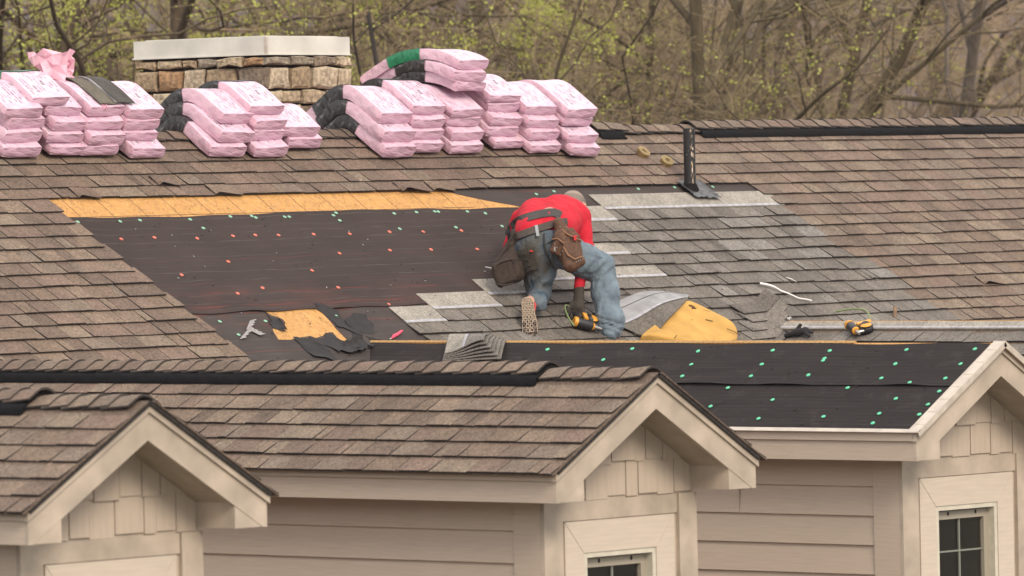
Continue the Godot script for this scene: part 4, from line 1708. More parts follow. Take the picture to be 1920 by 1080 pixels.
	for q in [[[-.10, 0, .02], [.0, .014, .0], .016, .026], [[.0, .014, .0], [.07, .02, -.01], .026, .022], [[.06, .03, -.02], [.13, .012, .0], .013, .010], [[.06, .02, .0], [.12, .004, .03], .013, .010], [[-.02, .02, -.01], [.02, .055, -.03], .014, .012], [[-.07, .0, .0], [-.14, .004, -.03], .012, .010]]:
		fld.bone(Vector3(q[0][0], q[0][1], q[0][2]), Vector3(q[1][0], q[1][1], q[1][2]), q[2], q[3])
	fld.k = .012
	put("glove", fld.mesh(noise, .006, 160.0), mat("black_cloth", lin(.018, .017, .018), .9), o)
	nailer("nail_gun", "yellow and black nail gun lying on the shingles beyond the bare ridge", Transform3D(f4.basis * Basis(Vector3.UP, 2.55) * Basis(Vector3.RIGHT, .25), f4 * Vector3(-4.40, .07, .155)), false)


func nailer(called: String, label: String, at: Transform3D, held: bool) -> void:
	# coil roofing nailer: cylinder body, handle, round canister, nose, hose
	var o := thing(called, label, "nail gun", at)
	var dark := mat("tool_dark", lin(.022, .022, .024), .45)
	var yel := mat("tool_yellow", lin(.66, .30, .035), .4)
	var b := MB.new()
	b.tube([Vector3(-.06, 0, 0), Vector3(-.05, 0, 0), Vector3(.04, 0, 0), Vector3(.055, 0, 0)], [.026, .034, .034, .028], 14)
	put("body", b.mesh(), dark, o)
	b = MB.new()
	b.tube([Vector3(.055, 0, 0), Vector3(.075, 0, 0), Vector3(.08, 0, 0)], [.036, .036, .026], 14)
	b.tube([Vector3(-.062, 0, 0), Vector3(-.075, 0, 0)], [.03, .024], 12)
	put("cap", b.mesh(), yel, o)
	b = MB.new()
	b.tube([Vector3(.03, .0, .02), Vector3(.035, .0, .075), Vector3(.045, .0, .14), Vector3(.05, 0, .15)], [.021, .017, .018, .014], 10)
	put("handle", b.mesh(), dark if held else yel, o)
	b = MB.new()
	b.tube([Vector3(-.075, 0, 0), Vector3(-.12, 0, .0), Vector3(-.135, 0, 0)], [.014, .012, .009], 8)
	b.tube([Vector3(-.10, .0, .0), Vector3(-.10, .0, .05)], [.012, .012], 8)
	put("nose", b.mesh(), M.steel, o)
	b = MB.new()
	b.tube([Vector3(-.075, -.03, .075), Vector3(-.07, -.028, .075), Vector3(-.07, .022, .075), Vector3(-.075, .028, .075)], [.034, .05, .05, .036], 18)
	put("magazine", b.mesh(), dark, o)
	b = MB.new()
	b.tube([Vector3(-.07, .028, .075), Vector3(-.07, .036, .075)], [.042, .032], 16)
	b.box(Vector3(-.03, .02, .03), Vector3(.0, .034, .11))
	put("magazine_cover", b.mesh(), yel, o)
	b = MB.new()
	var pts := []
	var rd := []
	for k in 25:
		var t := k / 24.0
		pts.append(Vector3(.05 + .10 * sin(t * 2.6), .012 + .03 * sin(t * PI), .15 + .05 * sin(t * 5.0) - .20 * t) if held else Vector3(.05 + .30 * t, .01 + .035 * sin(t * PI), .15 - .11 * t + .05 * sin(t * 4.0)))
		rd.append(.0065)
	b.tube(pts, rd, 8)
	put("hose", b.mesh(), mat("hose_green", lin(.17, .22, .09), .5), o)


# ---------------------------------------------------------------- smooth bodies: distance fields meshed by surface nets
class Field:
	var cell := .012
	var k := .03
	var bones := []
	var fold: Variant = null

	func _init(c: float) -> void:
		cell = c

	func bone(a: Vector3, b: Vector3, ra: float, rb: float) -> void:
		bones.append([a, b, ra, rb, 0])

	func ball(p: Vector3, half: Vector3, rnd: float, basis := Basis()) -> void:   # rounded box
		bones.append([p, half, rnd, basis.inverse(), 1])

	func cut(p: Vector3, half: Vector3, rnd: float, basis := Basis()) -> void:
		bones.append([p, half, rnd, basis.inverse(), 2])

	func dist(q: Array, p: Vector3) -> float:
		if q[4] == 0:
			var ab: Vector3 = q[1] - q[0]
			var t := clampf((p - q[0]).dot(ab) / maxf(ab.length_squared(), 1e-9), 0.0, 1.0)
			return p.distance_to(q[0] + ab * t) - lerpf(q[2], q[3], t)
		var l: Vector3 = (q[3] * (p - q[0])).abs() - q[1] + Vector3.ONE * q[2]
		return Vector3(maxf(l.x, 0), maxf(l.y, 0), maxf(l.z, 0)).length() + minf(maxf(l.x, maxf(l.y, l.z)), 0.0) - q[2]

	func mesh(nz: FastNoiseLite, amp: float, freq: float, paint: Variant = null, stretch := Vector3.ONE) -> ArrayMesh:
		return build(nz, amp, freq, paint, stretch).mesh()

	func build(nz: FastNoiseLite, amp: float, freq: float, paint: Variant = null, stretch := Vector3.ONE) -> MB:
		var lo := Vector3.INF
		var hi := -Vector3.INF
		var boxes := []
		for q in bones:
			var a: Vector3
			var b: Vector3
			if q[4] == 0:
				var r := Vector3.ONE * (maxf(q[2], q[3]) + k + cell * 3.0)
				a = (q[0] as Vector3).min(q[1]) - r
				b = (q[0] as Vector3).max(q[1]) + r
			else:
				var r := Vector3.ONE * ((q[1] as Vector3).length() + k + cell * 3.0)
				a = q[0] - r
				b = q[0] + r
			boxes.append([a, b])
			if q[4] != 2:
				lo = lo.min(a)
				hi = hi.max(b)
		var nx := int((hi.x - lo.x) / cell) + 2
		var ny := int((hi.y - lo.y) / cell) + 2
		var nzz := int((hi.z - lo.z) / cell) + 2
		var g := PackedFloat32Array()
		g.resize(nx * ny * nzz)
		g.fill(1.0)
		for w in bones.size():
			var q: Array = bones[w]
			var a: Vector3 = (boxes[w][0] - lo) / cell
			var b: Vector3 = (boxes[w][1] - lo) / cell
			for z in range(maxi(0, int(a.z)), mini(nzz, int(b.z) + 2)):
				for y in range(maxi(0, int(a.y)), mini(ny, int(b.y) + 2)):
					var row := (z * ny + y) * nx
					for x in range(maxi(0, int(a.x)), mini(nx, int(b.x) + 2)):
						var p := lo + Vector3(x, y, z) * cell
						var d := dist(q, p)
						var e := g[row + x]
						if q[4] == 2:
							g[row + x] = maxf(e, -d)
						else:
							var h := maxf(k - absf(d - e), 0.0) / k
							g[row + x] = minf(d, e) - h * h * k * 0.25
		if amp > 0.0:
			for z in nzz:
				for y in ny:
					var row := (z * ny + y) * nx
					for x in nx:
						var e := g[row + x]
						if absf(e) < cell * 2.0 + amp:
							var p := (lo + Vector3(x, y, z) * cell) * freq * stretch
							g[row + x] = e + nz.get_noise_3d(p.x, p.y, p.z) * amp
							if fold != null:
								g[row + x] += fold.call(lo + Vector3(x, y, z) * cell)
		var mb := MB.new()
		mb.colored = paint != null
		var at := {}
		var dx := 1
		var dy := nx
		var dz := nx * ny
		for z in nzz - 1:
			for y in ny - 1:
				var s := (z * ny + y) * nx
				for x in nx - 1:
					var o := s + x
					var v0 := g[o]
					if v0 > cell * 2.5 or v0 < -cell * 2.5: continue
					var inside := 0
					var c := [v0, g[o + dx], g[o + dy], g[o + dx + dy], g[o + dz], g[o + dx + dz], g[o + dy + dz], g[o + dx + dy + dz]]
					for q in 8:
						if c[q] < 0.0: inside += 1
					if inside == 0 or inside == 8: continue
					var sum := Vector3.ZERO
					var n := 0
					for e in [[0, 1], [2, 3], [4, 5], [6, 7], [0, 2], [1, 3], [4, 6], [5, 7], [0, 4], [1, 5], [2, 6], [3, 7]]:
						var a: float = c[e[0]]
						var b: float = c[e[1]]
						if (a < 0.0) != (b < 0.0):
							var t := a / (a - b)
							sum += Vector3(e[0] & 1, (e[0] >> 1) & 1, e[0] >> 2).lerp(Vector3(e[1] & 1, (e[1] >> 1) & 1, e[1] >> 2), t)
							n += 1
					var p := lo + (Vector3(x, y, z) + sum / n) * cell
					at[o] = mb.v.size()
					mb.v.append(p)
					mb.n.append(Vector3(c[1] + c[3] + c[5] + c[7] - c[0] - c[2] - c[4] - c[6], c[2] + c[3] + c[6] + c[7] - c[0] - c[1] - c[4] - c[5], c[4] + c[5] + c[6] + c[7] - c[0] - c[1] - c[2] - c[3]).normalized())
					mb.uv.append(Vector2.ZERO)
					mb.c.append(paint.call(p) if mb.colored else Color.WHITE)
		for o in at:
			for e in [[dx, dy, dz], [dy, dz, dx], [dz, dx, dy]]:
				var a := g[o]
				var b := g[o + e[0]]
				if (a < 0.0) == (b < 0.0): continue
				var p1: int = o - e[1]
				var p2: int = o - e[1] - e[2]
				var p3: int = o - e[2]
				if not (at.has(p1) and at.has(p2) and at.has(p3)): continue
				var q := [at[o], at[p1], at[p2], at[p3]]
				if a < 0.0:
					q = [q[0], q[3], q[2], q[1]]
				mb.i.append_array([q[0], q[1], q[2], q[0], q[2], q[3]])
		return mb


func vmat(called: String, rough: float, bump: Texture2D = null, cm := 0.0, scale := Vector3.ONE) -> StandardMaterial3D:
	var m := mat(called, Color.WHITE, rough, null, scale, bump, cm)
	m.vertex_color_use_as_albedo = true
	return m


func worker() -> void:
	# frame: x to the right of the picture, y up, z towards the street; the kneeling foot's toe at the origin
	var fr := Transform3D(Basis(Vector3(.674, 0, .738), Vector3.UP, Vector3(-.738, 0, .674)).orthonormalized(), on_main(5.655, 2.622, .008))
	var o := thing("person", "person in red shirt, jeans and leather tool belt kneeling to nail shingles", "person", fr)
	var hip_l := Vector3(.035, .60, -.44)
	var hip_r := Vector3(.245, .61, -.50)
	var knee_l := Vector3(.075, .285, -.53)
	var ank_l := Vector3(.005, .23, -.17)
	var knee_r := Vector3(.515, .455, -.63)
	var ank_r := Vector3(.565, .085, -.585)
	var waist := Vector3(.165, .76, -.54)
	var chest := Vector3(.215, .825, -.78)
	var neck := Vector3(.275, .855, -.95)
	var sh_l := Vector3(-.045, .785, -.86)
	var el_l := Vector3(-.105, .60, -.84)
	var wr_l := Vector3(.06, .42, -1.08)
	var sh_r := Vector3(.375, .80, -.80)
	var el_r := Vector3(.405, .57, -.69)
	var wr_r := Vector3(.350, .275, -.545)
	var head := Vector3(.33, .862, -1.08)
	var hand_l := Vector3(.10, .38, -1.18)
	var cloth := FastNoiseLite.new()
	cloth.seed = 77
	cloth.frequency = 0.01
	cloth.fractal_octaves = 3
	cloth.fractal_type = FastNoiseLite.FRACTAL_RIDGED
	# the body itself, one continuous surface, a little slimmer than the clothes
	var f := Field.new(.016)
	f.k = .05
	for q in [[hip_l, knee_l, .078, .05], [knee_l, ank_l, .048, .032], [hip_r, knee_r, .078, .052], [knee_r, ank_r, .05, .034], [hip_l + Vector3(0, .04, 0), hip_r + Vector3(0, .04, 0), .07, .07], [(hip_l + hip_r) / 2, waist, .105, .10], [waist, chest, .10, .105], [chest, neck, .08, .055], [sh_l, sh_r, .052, .052], [neck, head, .05, .052], [sh_l, el_l, .045, .034], [el_l, wr_l, .034, .025], [wr_l, hand_l, .026, .028], [sh_r, el_r, .045, .034], [el_r, wr_r, .033, .024], [ank_l, Vector3(.01, .06, -.06), .03, .03], [ank_r, ank_r + Vector3(.05, -.03, -.14), .032, .03]]:
		f.bone(q[0], q[1], q[2], q[3])
	var skin := func(_p): return Color(.43, .25, .175)
	var body := f.build(noise, 0.0, 1.0, skin)
	# head with its face turned down and away
	var fwd := Vector3(.30, -.50, -.80).normalized()
	var hb := Basis.looking_at(fwd, Vector3(-.1, .9, .1))
	var h := Field.new(.0055)
	h.k = .022
	h.ball(Vector3(0, .012, .008), Vector3(.076, .095, .096), .074)
	h.bone(Vector3(0, -.055, -.045), Vector3(0, -.085, -.065), .052, .038)
	h.bone(Vector3(0, -.04, .03), Vector3(0, -.12, .035), .055, .056)
	h.bone(Vector3(0, .0, -.088), Vector3(0, -.032, -.108), .010, .015)
	for s in [-1.0, 1.0]:
		h.ball(Vector3(s * .084, -.012, .010), Vector3(.010, .032, .019), .009, Basis(Vector3.UP, s * .35))
		h.bone(Vector3(s * .028, .024, -.082), Vector3(s * .05, .022, -.07), .012, .010)
		h.bone(Vector3(s * .032, .002, -.082), Vector3(s * .032, .0, -.082), .0115, .0115)
		h.bone(Vector3(s * .035, -.03, -.066), Vector3(s * .05, -.035, -.05), .016, .016)
	h.bone(Vector3(-.02, -.06, -.094), Vector3(.02, -.06, -.094), .007, .007)
	h.bone(Vector3(-.016, -.071, -.092), Vector3(.016, -.071, -.092), .008, .008)
	body.append(h.build(noise, 0.0, 1.0, func(p): return Color(.36, .13, .11) if p.y < -.053 and p.y > -.078 and p.z < -.094 else (Color(.03, .02, .02) if absf(absf(p.x) - .032) < .008 and absf(p.y) < .004 and p.z < -.086 else Color(.43, .25, .175))), Transform3D(hb, head))
	# the hand on the roof beyond him, inside its glove
	body.colored = true
	var skin_m := vmat("skin", .6)
	put("body", body.mesh(), skin_m, o)
	var hr := Field.new(.006)
	hr.k = .01
	hr.ball(Vector3(0, .016, .010), Vector3(.0795, .0975, .098), .076)
	hr.cut(Vector3(0, -.10, -.05), Vector3(.2, .135, .085), .01)
	hr.cut(Vector3(0, -.17, .0), Vector3(.2, .13, .2), .01)
	put("hair", hr.mesh(noise, .0022, 900.0, func(p): return Color(.19, .155, .13) if p.y < .06 else Color(.27, .205, .17)), vmat("hair", .85), o, Transform3D(hb, head))
	# shirt
	f = Field.new(.0125)
	f.k = .05
	for q in [[Vector3(.035, .70, -.48), Vector3(.065, .815, -.80), .125, .130], [Vector3(.215, .725, -.50), Vector3(.295, .82, -.80), .120, .122], [waist + Vector3(0, -.035, .03), chest, .13, .135], [chest, neck + Vector3(0, -.01, .02), .115, .075], [Vector3(.0, .79, -.87), Vector3(.345, .80, -.83), .082, .082], [sh_l, el_l, .07, .056], [el_l, wr_l, .055, .040], [sh_r, el_r, .072, .056], [el_r, wr_r + Vector3(-.002, .045, .0), .052, .040]]:
		f.bone(q[0], q[1], q[2], q[3])
	var bn := Vector3(-.22, .70, -.66).normalized()
	var bb := Basis(bn.cross(Vector3.BACK).normalized(), bn, Vector3.ZERO)
	bb.z = bb.x.cross(bb.y)
	var bp := Vector3(.085, .712, -.36)
	f.cut(bp - bn * .325 + bb.x * .0, Vector3(.27, .3, .22), .01, bb)
	var red := vmat("shirt_red", .85, noise_tex(256, .016, 0, 1, 202, 3, FastNoiseLite.TYPE_PERLIN), 1.2, Vector3(2.4, 1.6, 2.4))
	var folds := FastNoiseLite.new()
	folds.seed = 5
	folds.frequency = .01
	folds.fractal_octaves = 3
	var shirt_f := f
	put("shirt", f.mesh(cloth, .0075, 620.0, func(p): return Color(.52, .008, .022) * (0.93 + 0.14 * folds.get_noise_3d(p.x * 900, p.y * 900, p.z * 900)), Vector3(1.0, .6, .5)), red, o)
	# jeans
	f = Field.new(.0125)
	f.k = .045
	for q in [[hip_l + Vector3(-.025, .0, .02), knee_l + Vector3(.0, .01, .0), .122, .09], [Vector3(.10, .585, -.43), Vector3(.085, .42, -.47), .135, .112], [knee_l, ank_l + Vector3(.05, -.01, -.03), .080, .070], [hip_r + Vector3(0, -.03, .0), hip_r.lerp(knee_r, .6) + Vector3(-.01, -.02, 0), .140, .125], [hip_r.lerp(knee_r, .6) + Vector3(-.01, -.02, 0), knee_r + Vector3(-.015, -.01, 0), .122, .100], [knee_r + Vector3(-.01, 0, 0), knee_r.lerp(ank_r, .5) + Vector3(-.012, 0, 0), .100, .100], [knee_r.lerp(ank_r, .5) + Vector3(-.012, 0, 0), ank_r + Vector3(-.005, .0, .01), .100, .098], [ank_r + Vector3(-.005, .0, .01), ank_r + Vector3(-.01, -.055, .02), .098, .092], [hip_l + Vector3(-.01, .05, .03), hip_r + Vector3(-.01, .05, .03), .118, .118], [(hip_l + hip_r) / 2 + Vector3(-.08, .08, .0), waist + Vector3(-.10, -.055, .03), .115, .108], [(hip_l + hip_r) / 2 + Vector3(.05, .08, .0), waist + Vector3(.07, -.06, .02), .115, .105]]:
		f.bone(q[0], q[1], q[2], q[3])
	f.cut(bp + bn * .30, Vector3(.6, .3, .6), .01, bb)
	f.fold = func(p: Vector3) -> float:   # creases: stacked over the shoe, fanning from the back of the knee, dragged across the seat
		var w := cloth.get_noise_3d(p.x * 260.0, p.y * 260.0, p.z * 260.0) * .05
		var d := 0.0
		if p.x > .36 and p.y < .52:
			var low := smoothstep(.26, .05, p.y)
			d += .0085 * low * pow(absf(sin(62.0 * (p.y + .35 * p.x + w))), 2.0)
			d += .008 * smoothstep(.20, .42, p.y) * pow(absf(sin(40.0 * (p.y * .8 - p.x * .9 + w))), 3.0)
		elif p.x > .16 and p.y < .62:
			d += .009 * pow(absf(sin(34.0 * (p.y * .9 + p.x * .55 + w))), 3.0)
		elif p.y < .56:
			d += .008 * pow(absf(sin(38.0 * (p.y * .75 - p.x * .8 + w))), 3.0)
		return .006 - d
	var dn := FastNoiseLite.new()
	dn.seed = 15
	dn.frequency = 0.01
	dn.fractal_octaves = 4
	var denim := func(p: Vector3) -> Color:
		var a := dn.get_noise_3d(p.x * 700, p.y * 420, p.z * 700)
		var c := Color(.05, .075, .102).lerp(Color(.155, .205, .25), clampf(.42 + a * 1.2, 0, 1))
		if p.x > .36: c = c.lerp(Color(.19, .245, .29), .5)
		# ground-in dirt on the seat and the back of the left leg
		var d := clampf(1.35 - Vector2((p.x + .005) / .14, (p.y - .50) / .22).length() + a * 1.2, 0, 1)
		c = c.lerp(Color(.062, .050, .036), d * .9)
		var e := clampf(1.2 - Vector2((p.x - .18) / .22, (p.y - .60) / .10).length() + a, 0, 1)
		return c.lerp(Color(.085, .085, .075), e * .55)
	var jm := vmat("denim", .9, noise_tex(256, .022, 0, 1, 201, 3, FastNoiseLite.TYPE_PERLIN), 1.6, Vector3(3.2, 2.0, 3.2))
	put("jeans", f.mesh(cloth, .013, 600.0, denim, Vector3(1.0, .6, 1.0)), jm, o)
	var jeans_f := f
	jeans_details(o, jeans_f)
	belts(o, shirt_f, jeans_f)
	gloves(o, wr_r, wr_l, hand_l)
	shoes(o, ank_r)


func patch(called: String, o: Node3D, pts: Array, z: float, m: Material, thick := .006, bend := 0.0) -> void:
	# a small outline in the frame's xy, facing the street
	var poly := PackedVector2Array()
	for p in pts:
		poly.append(Vector2(p[0], p[1]))
	var b := MB.new()
	b.extrude(poly, 0, thick)
	if bend != 0.0:
		pass
	put(called, b.mesh(), m, o, Transform3D(Basis(Vector3.RIGHT, -.25), Vector3(0, 0, z)))


func hit(f: Field, x: float, y: float) -> float:   # depth of a body's street side at (x, y)
	var z := .1
	for k in 160:
		var d := 9.0
		for q in f.bones:
			if q[4] == 2: continue
			var e := f.dist(q, Vector3(x, y, z))
			var h := maxf(f.k - absf(d - e), 0.0) / f.k
			d = minf(d, e) - h * h * f.k * 0.25
		if d < .0015: break
		z -= maxf(d * .8, .001)
		if z < -1.3: break
	return z


func draped(called: String, o: Node3D, f: Array, path: Array, width: float, m: Material, proud := .008, n := 40) -> void:
	# a band along a path in the frame's xy that lies on the nearest of the given bodies
	var rows := [[], [], [], []]
	var zs := []
	for k in n + 1:
		var t := float(k) / n * (path.size() - 1)
		var w := mini(int(t), path.size() - 2)
		var c := []
		for e in 4:
			var p: Array = path[clampi(w + e - 1, 0, path.size() - 1)]
			c.append(Vector2(p[0], p[1]))
		var p := (c[1] as Vector2).cubic_interpolate(c[2], c[0], c[3], t - w)
		var p2 := (c[1] as Vector2).cubic_interpolate(c[2], c[0], c[3], minf(t - w + .05, 1.05))
		var side := (p2 - p).normalized().orthogonal()
		var z := -9.0
		for g in f:
			z = maxf(z, hit(g, p.x, p.y))
		zs.append(z)
		var zz: float = z if k == 0 else lerpf(zs[k - 1], z, .6)
		zs[k] = zz
		for r in 4:
			var e: float = [-.5, -.44, .44, .5][r] * width
			var q := p - side * e
			var z2 := -9.0
			for g in f:
				z2 = maxf(z2, hit(g, q.x, q.y))
			rows[r].append(Vector3(q.x, q.y, clampf(z2, zz - width, zz + width * .6) + (proud if r in [1, 2] else proud - .005)))
	var b := MB.new()
	b.grid(rows)
	put(called, b.mesh(), m, o)


func jeans_details(o: Node3D, f: Field) -> void:
	# ragged back pocket, belt loop
	var dark := mat("denim_tear", lin(.035, .032, .028), .95)
	var mud := mat("denim_mud", lin(.095, .082, .062), .95, noise_tex(128, .05, .55, 1, 141), Vector3(9, 9, 9))
	var rows := []
	for y in 12:
		var row := []
		for x in 10:
			var a := x / 9.0
			var t := y / 11.0
			var px := lerpf(-.075, .045, a) + .02 * t + .006 * noise.get_noise_2d(t * 260, 9.0)
			var py := lerpf(.585, .43, t) + .02 * a + .006 * noise.get_noise_2d(a * 260, 5.0)
			row.append(Vector3(px, py, hit(f, px, py) + .004 + .005 * absf(noise.get_noise_2d(px * 900, py * 900))))
		rows.append(row)
	rows.reverse()
	var b := MB.new()
	b.grid(rows)
	put("back_pocket", b.mesh(), mud, o)
	b = MB.new()
	for p in [[-.03, .555, .020, .012], [-.01, .515, .016, .018], [-.04, .49, .012, .01], [.005, .475, .018, .010], [-.02, .46, .010, .014]]:
		var z := hit(f, p[0], p[1]) + .009
		b.tube([Vector3(p[0] - p[2], p[1], z), Vector3(p[0], p[1] + p[3] * .4, z + .002), Vector3(p[0] + p[2], p[1] - p[3] * .3, z)], [.003, p[3] * .7, .003], 7, true, .5)
	put("tear", b.mesh(), dark, o)
	b = MB.new()
	var zr := hit(f, .025, .575) + .008
	b.tube([Vector3(.012, .575, zr), Vector3(.025, .58, zr + .003), Vector3(.038, .57, zr)], [.004, .013, .004], 8, true, .4)
	put("red_lining", b.mesh(), mat("lining_red", lin(.55, .03, .035), .8), o)
	draped("seam", o, [f], [[.115, .70], [.118, .62], [.14, .53], [.18, .45]], .010, dark, .003, 24)
	draped("pocket_seam", o, [f], [[.135, .63], [.20, .66]], .008, dark, .003, 10)


func belts(o: Node3D, shirt: Field, jeans: Field) -> void:
	var hide := noise_tex(256, .03, .55, 1.0, 151, 4)
	var brown := mat("leather_belt", lin(.072, .047, .033), .6, hide, Vector3(6, 6, 6))
	var grey := mat("web_strap", lin(.075, .062, .056), .75, hide, Vector3(8, 8, 8))
	draped("trouser_belt", o, [shirt, jeans], [[-.125, .665], [-.07, .685], [.02, .715], [.12, .745], [.22, .77], [.28, .775]], .048, brown, .010)
	draped("tool_belt_strap", o, [shirt, jeans], [[-.13, .68], [-.115, .73], [-.06, .785], [.02, .815], [.11, .833], [.19, .838], [.235, .815]], .056, grey, .010)
	var b := MB.new()
	b.tube([Vector3(-.125, .75, hit(shirt, -.12, .75) + .01), Vector3(-.128, .70, -.42), Vector3(-.125, .645, -.41)], [.010, .011, .010], 6, true, .4)
	put("strap_end", b.mesh(), M.vent_plastic, o)
	draped("belt_loop", o, [shirt, jeans], [[.062, .755], [.072, .68]], .022, mat("denim_pale", lin(.26, .28, .29), .9), .016, 8)
	# right pouch: saddle-brown bag with two outer pockets
	var tan := mat("leather_tan", lin(.145, .062, .028), .72, hide, Vector3(5, 5, 5), hide, .25)
	var f := Field.new(.0075)
	f.k = .012
	f.bone(Vector3(.215, .765, -.335), Vector3(.25, .69, -.315), .040, .052)
	f.bone(Vector3(.30, .70, -.335), Vector3(.25, .66, -.315), .035, .05)
	f.bone(Vector3(.235, .66, -.30), Vector3(.275, .54, -.275), .062, .070)
	f.bone(Vector3(.315, .655, -.325), Vector3(.325, .53, -.285), .052, .06)
	f.bone(Vector3(.275, .54, -.275), Vector3(.325, .495, -.27), .062, .05)
	f.cut(Vector3(.27, .60, -.44), Vector3(.3, .3, .085), .01)
	put("tool_pouch", f.mesh(noise, .010, 260.0), tan, o)
	f = Field.new(.0065)
	f.k = .01
	f.ball(Vector3(.212, .60, -.245), Vector3(.047, .058, .026), .02, Basis(Vector3.BACK, -.45) * Basis(Vector3.UP, .25))
	f.cut(Vector3(.225, .665, -.235), Vector3(.04, .025, .02), .008, Basis(Vector3.BACK, -.45))
	put("pouch_pocket", f.mesh(noise, .005, 300.0), tan, o)
	f = Field.new(.0065)
	f.k = .014
	f.bone(Vector3(.255, .565, -.225), Vector3(.285, .475, -.215), .030, .052)
	f.bone(Vector3(.36, .50, -.235), Vector3(.30, .475, -.215), .036, .048)
	f.cut(Vector3(.325, .575, -.20), Vector3(.06, .035, .05), .02, Basis(Vector3.BACK, -.55))
	put("pouch_pocket", f.mesh(noise, .006, 260.0), tan, o)
	b = MB.new()   # stitched rims of the pockets
	b.tube([Vector3(.168, .655, -.235), Vector3(.205, .66, -.212), Vector3(.25, .625, -.205)], [.006, .007, .006], 6)
	b.tube([Vector3(.245, .60, -.20), Vector3(.275, .545, -.172), Vector3(.32, .515, -.168), Vector3(.375, .535, -.20)], [.006, .0075, .0075, .006], 6)
	b.tube([Vector3(.235, .72, -.268), Vector3(.27, .69, -.252), Vector3(.335, .655, -.272), Vector3(.37, .64, -.30)], [.006, .007, .007, .006], 6)
	put("pouch_rim", b.mesh(), mat("leather_edge", lin(.20, .095, .045), .7), o)
	b = MB.new()
	for p in [[.185, .625, -.216], [.20, .60, -.213], [.19, .575, -.212], [.24, .575, -.205], [.222, .548, -.208], [.225, .74, -.283], [.27, .735, -.285], [.33, .50, -.165], [.345, .505, -.168], [.357, .512, -.172]]:
		b.tube([Vector3(p[0], p[1], p[2]), Vector3(p[0], p[1], p[2] + .006)], [.0045, .003], 7)
	b.box(Vector3(.18, .575, -.214), Vector3(.189, .605, -.206))
	put("rivet", b.mesh(), M.steel, o)
	b = MB.new()
	b.box(Vector3(.318, .645, -.262), Vector3(.335, .672, -.245))
	b.tube([Vector3(.31, .672, -.25), Vector3(.345, .674, -.25)], [.004, .004], 6)
	put("red_tag", b.mesh(), M.lining_red, o)
	# left pouch, darker and dusty
	var dusty := mat("leather_dark", lin(.060, .038, .026), .85, hide, Vector3(4, 4, 4), hide, .3)
	f = Field.new(.0085)
	f.k = .02
	f.bone(Vector3(-.085, .70, -.47), Vector3(-.10, .60, -.43), .035, .055)
	f.bone(Vector3(-.10, .60, -.43), Vector3(-.15, .48, -.39), .062, .085)
	f.bone(Vector3(-.19, .49, -.40), Vector3(-.12, .42, -.38), .055, .075)
	f.bone(Vector3(-.07, .52, -.40), Vector3(-.08, .42, -.38), .060, .060)
	f.cut(Vector3(-.15, .60, -.33), Vector3(.10, .025, .05), .01, Basis(Vector3.BACK, .55))
	put("tool_pouch", f.mesh(noise, .014, 220.0), dusty, o)
	f = Field.new(.008)
	f.k = .012
	f.ball(Vector3(-.165, .435, -.315), Vector3(.075, .085, .03), .025, Basis(Vector3.BACK, .30))
	f.ball(Vector3(-.20, .40, -.33), Vector3(.035, .07, .03), .02, Basis(Vector3.BACK, .45))
	put("pouch_pocket", f.mesh(noise, .010, 260.0), dusty, o)
	b = MB.new()
	b.tube([Vector3(-.235, .47, -.30), Vector3(-.19, .505, -.285), Vector3(-.12, .525, -.285), Vector3(-.075, .52, -.30)], [.006, .008, .008, .006], 6)
	b.tube([Vector3(-.105, .69, -.405), Vector3(-.15, .60, -.37), Vector3(-.20, .53, -.345)], [.006, .008, .006], 6)
	b.tube([Vector3(-.225, .36, -.30), Vector3(-.17, .345, -.285), Vector3(-.10, .36, -.285)], [.006, .007, .006], 6)
	put("pouch_rim", b.mesh(), mat("leather_seam", lin(.035, .022, .016), .85), o)
	b = MB.new()
	b.tube([Vector3(-.295, .475, -.39), Vector3(-.255, .465, -.37), Vector3(-.22, .455, -.34)], [.004, .007, .008], 6)
	put("plier_tip", b.mesh(), M.steel, o)


